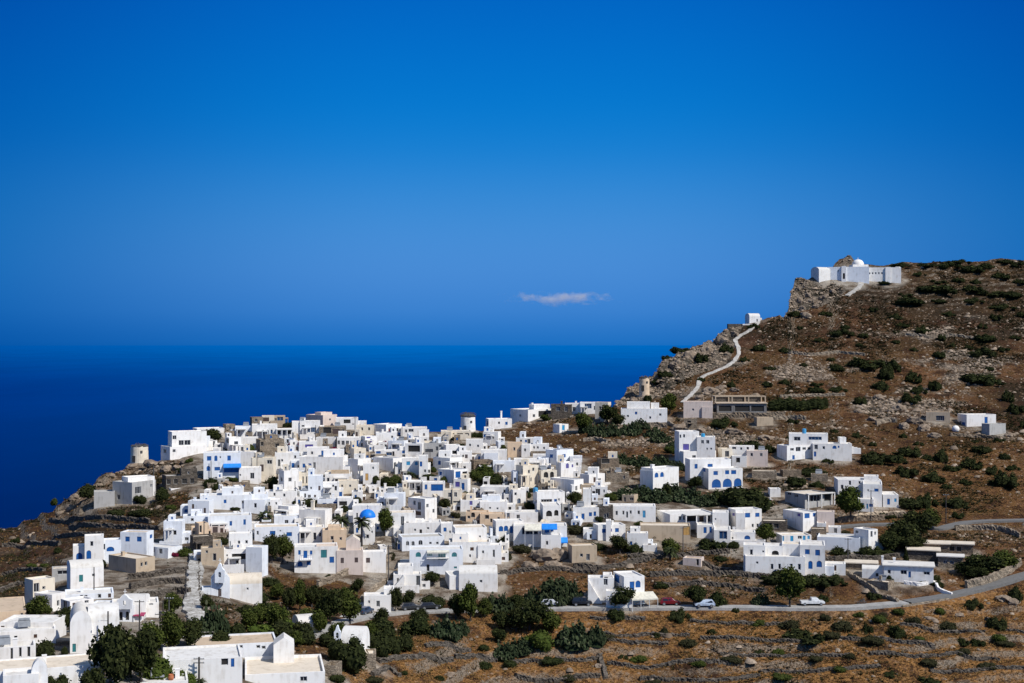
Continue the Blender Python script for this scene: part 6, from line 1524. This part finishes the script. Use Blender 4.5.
register(r, 'dark motorbike parked on the road edge', 'motorbike', 862.5, 603, None, True)
# water tank by the farmhouse, cafe terrace furniture
g = base(955.7, 431); mb = MB(); mb.lathe([(.0,0),(.9,0),(1.1,.4),(1.15,.9),(1.0,1.4),(.5,1.8),(0,1.9)], 18); o = mb.build('water_tank', M['w'], None, tuple(g), smooth=True)
register(o, 'round white water tank beside the lone farmhouse', 'water tank', 955.7, 428, None, True)
for i, px in enumerate((622,627,632.5,638,643.5)):
    Y_ = dist2(630,607)-1.2; p = at(px, 606.6, Y_); r = empty('cafe_table', p)
    mb = MB(); mb.lathe([(0,.70),(.42,.70),(.42,.74),(0,.74)], 14); mb.build('tabletop', M['frame'], r)
    mb = MB(); mb.tube([(0,0,0),(0,0,.7)], [.05,.04], 6); mb.lathe([(0,.0),(.25,.0),(.22,.03),(0,.04)], 10); mb.build('base', M['metal'], r)
    register(r, 'small round white cafe table under the cream awning', 'table', px, 604, 'cafe tables')

# pedestrian square for the pink awning by the bell gable
g = base(139.5, 622); r = empty('market_awning', g); mb = MB(); mb.add([(-.95,-.6,1.2),(.95,-.6,1.2),(.95,.6,1.5),(-.95,.6,1.5),(-.95,-.6,1.05),(.95,-.6,1.05)], [(0,1,2,3),(4,5,1,0)]); mb.build('canopy', M['pawning'], r)
for x in (-.9,.9):
    for y, z in ((-.55,1.2),(.55,1.48)):
        mb = MB(); mb.box(x-.03,x+.03,y-.03,y+.03,-.3,z); mb.build('post', M['metal'], r)
register(r, 'small pink awning below the bell gable church', 'awning', 139.5, 617, None, True)

r3 = find('low white flat roof among the trees in the foreground'); mb = MB()
mb.lathe([(0,0),(.28,0),(.40,.3),(.42,.55),(.30,.75),(.34,.82),(.28,.82),(.24,.7),(0,.7)], 16)
o = mb.build('clay_pot', M['clay'], None, (at(171,676,r3.location.y+3).x, r3.location.y+3, r3.location.z+14.4*r3.location.y/F), smooth=True)
register(o, 'orange clay pot standing on the low white roof', 'pot', 171, 673, None, True)

# ------------------------------------------------------------------ boulders large enough to count
ROCKS = []
for k in range(4):
    r_ = np.random.default_rng(k+4); import bmesh
    bm = bmesh.new(); bmesh.ops.create_icosphere(bm, subdivisions=3, radius=1.0)
    P = np.array([v.co[:] for v in bm.verts]); f = fbm(P[:,0]*1.4+k*9+P[:,2], P[:,1]*1.4-P[:,2]*.8, 101+k, 4)
    f = np.round(f*6)/6*.75+f*.25; f = f-.25*np.abs(fbm(P[:,0]*3+k,P[:,1]*3+P[:,2]*2,131,3)-.5)*2
    for v, s in zip(bm.verts, f): v.co = v.co*(.45+s*.95)
    me = bpy.data.meshes.new('boulder'); bm.to_mesh(me); bm.free(); attr(me, 'tint', np.clip(f+r_.normal(0,.1,len(f)),0,1)); me.materials.append(M['rock']); ROCKS.append(me)
def boulder(px, v, w, h, k=0):
    g = base(px, v); s = g.y/F; o = link('boulder', ROCKS[(int(px)+k)%4], (g.x, g.y+w*s*.2, g.z+h*s*.2), (w*s*.62, w*s*.55, h*s*.62), random.uniform(0,6))
    register(o, f"{'broad' if w > 13 else 'small'} {'flat' if h < w*.5 else 'jagged'} grey brown boulder", 'rock', px, v-h/2, 'boulders on the slopes')
for a in [(545,560,22,14),(560,558,18,14),(553,568,16,9),(530,566,14,8),(567,570,12,7),(538,556,14,9),(110,478,9,6),(120,472,10,6),(132,466,12,6),(150,466,14,7),(165,468,12,8),(176,466,10,7),(186,462,9,6),(98,484,9,6),(86,492,10,7),(74,500,9,8),(70,506,10,7),(60,511,9,5),
 (795,314,6,7),(803,308,6,8),(792,300,4,6),(812,302,7,6),(822,296,6,5),(833,290,6,4),(798,288,5,5),(808,296,6,6),(800,300,6,7),(816,308,7,5),(826,300,6,5),(806,318,10,7),(690,358,14,12),(676,366,12,10),(660,376,12,8),(708,350,12,10),(722,342,12,9),(735,336,9,7),(648,390,10,6),(634,398,9,6),(626,404,9,5),
 (712,392,14,7),(722,388,10,6),(700,398,9,6),(735,392,9,5),(755,397,9,5),(680,430,16,8),(700,432,12,7),(735,434,16,8),(765,440,12,6),(900,410,12,8),(915,424,14,9),(925,430,12,8),(905,428,10,7),(935,438,12,7),(860,412,10,5),(880,398,12,6),(640,480,14,6),(600,478,10,6),(585,452,9,6),(595,466,8,5),
 (1005,600,14,6),(1015,604,12,6),(960,612,10,4),(930,618,10,4),(450,676,10,5),(600,668,9,4),(255,478,10,5),(240,486,14,5),(225,486,12,6),(1000,430,9,5),(890,412,8,5),(872,420,9,5),(1010,436,9,5)]: boulder(*a)

# ------------------------------------------------------------------ labels that tell things apart
LAND = [('the blue domed church',368,513),('the ruined windmill on the rocky point',139,454),('the thatched windmill',468,424),('the windmill stump',644,385),('the hilltop church',858,272),('the ridge chapel',752,319),
 ('the concrete frame building',740,405),('the long hillside villa',815,446),('the roadside white house',630,590),('the lane chapel',222,582),('the bell gable church',125,608),('the blue awnings',550,531),('the three arched house',722,478),
 ('the teal shuttered house',436,560),('the blue canopy house',222,466),('the two winged house',785,558),('the tan stone hut',584,553),('the lone farmhouse',976,420),('the white cube complex',858,492),('the bungalow',906,571),('the block garage',665,531),
 ('the white pickup',813,603),('the large villa above the sea',534,414),('the pinkish skyline house',321,420),('the blue balcony house',316,560),('the grey cement house',135,493),('the pedimented building',283,651),('the vaulted chapel',85,638),('the paved lane',196,595),('the stone courtyard',333,670),
 ('the violet arched cube',566,470),('the two part house',644,413),('the curved roadside wall',993,577),('the cement shed',997,430),('the long clipped hedge',800,406),('the pinkish cube house',698,409),('the upper road',960,524),('the bare tan house',937,416),('the clay pot',171,672)]
ORD = ['closest','second closest','third closest','fourth closest','fifth closest','sixth closest','seventh closest','eighth closest','ninth closest','tenth closest','eleventh closest','twelfth closest','thirteenth closest','fourteenth closest','fifteenth closest','sixteenth closest']+[w+' closest' for w in ('seventeenth','eighteenth','nineteenth','twentieth','twenty-first','twenty-second','twenty-third','twenty-fourth','twenty-fifth','twenty-sixth','twenty-seventh','twenty-eighth','twenty-ninth','thirtieth')]
def sector(dx, dy):
    if abs(dx) > abs(dy): return 'right of' if dx > 0 else 'left of'
    return 'below' if dy > 0 else 'above'
bycat = {}
for t in THINGS: bycat.setdefault(t[2], []).append(t)
from collections import Counter
cnt = Counter(t[1] for t in THINGS)
RANK = {}
for cat, lst in bycat.items():
    for L in LAND:
        secs = {}
        for i, t in enumerate(lst):
            dx, dy = t[3]-L[1], t[4]-L[2]
            if abs(dx) < 3 and abs(dy) < 3: continue
            secs.setdefault(sector(dx,dy), []).append((dx*dx+dy*dy, i))
        for s, q in secs.items():
            for k, (d2, i) in enumerate(sorted(q)): RANK.setdefault((cat,i), []).append((k, d2, s, L[0]))
for cat, lst in bycat.items():
    for i, t in enumerate(lst):
        o, desc, _, px, v, fixed = t
        if fixed or (cnt[desc] == 1 and cat == 'house' and len(desc.split()) >= 7):
            o['label'] = desc; continue
        opts = [r for r in RANK.get((cat,i), []) if r[0] < len(ORD)]
        if not opts: o['label'] = desc; continue
        k, d2, s, nm = min(opts, key=lambda r: r[0]*900+r[1])
        lab = f"{desc}, {ORD[k]} {cat} {s} {nm}"
        if len(lab.split()) > 16: lab = f"{desc}, {ORD[k]} {s} {nm}"
        if len(lab.split()) > 16: lab = ' '.join(desc.split()[:5])+f", {ORD[k]} {s} {nm}"
        o['label'] = lab

# ------------------------------------------------------------------ cloud
cm = bpy.data.materials.new('cloud_vapour'); cm.use_nodes = True; nt = cm.node_tree; nt.nodes.remove(nt.nodes['Principled BSDF'])
pv = nt.nodes.new('ShaderNodeVolumePrincipled'); pv.inputs['Anisotropy'].default_value = .2; pv.inputs['Color'].default_value = (.95,.95,.97,1)
tc = nt.nodes.new('ShaderNodeTexCoord'); nz = nt.nodes.new('ShaderNodeTexNoise'); nz.inputs['Scale'].default_value = 1.0; nz.inputs['Detail'].default_value = 6; nz.inputs['Roughness'].default_value = .6
mp = nt.nodes.new('ShaderNodeMapping'); mp.inputs['Scale'].default_value = (.0075,.0075,.013); nt.links.new(tc.outputs['Object'], mp.inputs[0]); nt.links.new(mp.outputs[0], nz.inputs['Vector'])
mg = nt.nodes.new('ShaderNodeMapping'); mg.inputs['Scale'].default_value = (1/470.,1/230.,1/62.); nt.links.new(tc.outputs['Object'], mg.inputs[0])
ln = nt.nodes.new('ShaderNodeVectorMath'); ln.operation = 'LENGTH'; nt.links.new(mg.outputs[0], ln.inputs[0])
m1 = nt.nodes.new('ShaderNodeMath'); m1.operation = 'MULTIPLY_ADD'; nt.links.new(ln.outputs['Value'], m1.inputs[0]); m1.inputs[1].default_value = -.24; nt.links.new(nz.outputs['Fac'], m1.inputs[2])
mr = nt.nodes.new('ShaderNodeMapRange'); mr.inputs['From Min'].default_value = .33; mr.inputs['From Max'].default_value = .60; mr.inputs['To Max'].default_value = .010; nt.links.new(m1.outputs[0], mr.inputs['Value'])
nt.links.new(mr.outputs[0], pv.inputs['Density']); nt.links.new(pv.outputs[0], nt.nodes['Material Output'].inputs['Volume'])
Yc_ = 13000.; mb = MB(); mb.lathe([(0,-170),(700,-110),(860,0),(700,110),(0,170)], 24); mb.v = [(x,y*.4,z) for x,y,z in mb.v]
o = mb.build('distant_clouds', cm, None, ((560-CX)/F*Yc_, Yc_, (CY-298.5)/F*Yc_)); tag(o, 'small white cloud bank low over the sea', 'cloud', kind='stuff')

# ------------------------------------------------------------------ camera, sun, sky
cam = bpy.data.cameras.new('camera'); cam.lens = 50; cam.sensor_width = 36; cam.clip_start = 1; cam.clip_end = 300000
co_ = bpy.data.objects.new('camera', cam); co_.rotation_euler = (math.pi/2,0,0); COL.objects.link(co_); SC.camera = co_
EL = math.radians(46); AZ = Vector((.82,-.57,0)).normalized()
S = Vector((AZ.x*math.cos(EL), AZ.y*math.cos(EL), math.sin(EL)))
sl = bpy.data.lights.new('sun', 'SUN'); sl.energy = 4.85; sl.angle = math.radians(.5); sl.color = (1,.965,.91)
so = bpy.data.objects.new('sun', sl); so.rotation_euler = (-S).to_track_quat('-Z','Y').to_euler(); COL.objects.link(so)
wd = bpy.data.worlds.new('World'); SC.world = wd; wd.use_nodes = True; nt = wd.node_tree; bg = nt.nodes['Background']
sk = nt.nodes.new('ShaderNodeTexSky'); sk.sky_type = 'NISHITA'; sk.sun_disc = False; sk.sun_elevation = EL; sk.sun_rotation = math.atan2(AZ.x, AZ.y); sk.altitude = 280; sk.air_density = 1.0; sk.dust_density = .2; sk.ozone_density = 3
# deeper, cleaner blue low over the sea: the sky colour graded by elevation
tc = nt.nodes.new('ShaderNodeTexCoord'); sx = nt.nodes.new('ShaderNodeSeparateXYZ'); nt.links.new(tc.outputs['Generated'], sx.inputs[0])
rp = nt.nodes.new('ShaderNodeValToRGB'); mrw = nt.nodes.new('ShaderNodeMapRange'); mrw.inputs['From Min'].default_value = -.01; mrw.inputs['From Max'].default_value = .30
nt.links.new(sx.outputs['Z'], mrw.inputs['Value']); nt.links.new(mrw.outputs[0], rp.inputs[0])
SKY = [(0.0,(.006,.140,.50)),(.033,(.010,.160,.54)),(.10,(.044,.222,.63)),(.20,(.072,.268,.68)),(.32,(.052,.268,.675)),(.46,(.004,.215,.65)),(.62,(.001,.175,.61)),(.79,(.0005,.130,.55)),(1.0,(.0005,.10,.48))]
rp.color_ramp.interpolation = 'B_SPLINE'; e = rp.color_ramp.elements
e[0].position, e[0].color = SKY[0][0], (*SKY[0][1],1); e[1].position, e[1].color = SKY[-1][0], (*SKY[-1][1],1)
for p, c in SKY[1:-1]: k = e.new(p); k.color = (*c,1)
SKYGAIN = 7.4
gm = nt.nodes.new('ShaderNodeMix'); gm.data_type = 'RGBA'; gm.blend_type = 'MULTIPLY'; gm.inputs[0].default_value = 1; nt.links.new(rp.outputs[0], gm.inputs[6]); gm.inputs[7].default_value = (SKYGAIN,SKYGAIN,SKYGAIN,1)
ax = nt.nodes.new('ShaderNodeMath'); ax.operation = 'ABSOLUTE'; nt.links.new(sx.outputs['X'], ax.inputs[0])
am = nt.nodes.new('ShaderNodeMapRange'); am.interpolation_type = 'SMOOTHSTEP'; am.inputs['From Min'].default_value = .06; am.inputs['From Max'].default_value = .45; nt.links.new(ax.outputs[0], am.inputs['Value'])
az_ = nt.nodes.new('ShaderNodeMix'); az_.data_type = 'RGBA'; nt.links.new(am.outputs[0], az_.inputs[0]); az_.inputs[6].default_value = (SKYGAIN,SKYGAIN,SKYGAIN,1); az_.inputs[7].default_value = (0,SKYGAIN*.5,SKYGAIN*.68,1); nt.links.new(az_.outputs[2], gm.inputs[7])
mf = nt.nodes.new('ShaderNodeMapRange'); mf.inputs['From Min'].default_value = .27; mf.inputs['From Max'].default_value = .55; mf.interpolation_type = 'SMOOTHSTEP'; nt.links.new(sx.outputs['Z'], mf.inputs['Value'])
mx = nt.nodes.new('ShaderNodeMix'); mx.data_type = 'RGBA'; nt.links.new(mf.outputs[0], mx.inputs[0]); nt.links.new(gm.outputs[2], mx.inputs[6]); nt.links.new(sk.outputs[0], mx.inputs[7])
nt.links.new(mx.outputs[2], bg.inputs['Color']); bg.inputs['Strength'].default_value = .135
SC.view_settings.view_transform = 'Standard'; SC.view_settings.look = 'None'; SC.view_settings.exposure = 0; SC.view_settings.gamma = 1; SC.view_settings.use_curve_mapping = False
SC.cycles.max_bounces = 8; SC.cycles.volume_step_rate = 1.0; SC.cycles.volume_bounces = 8
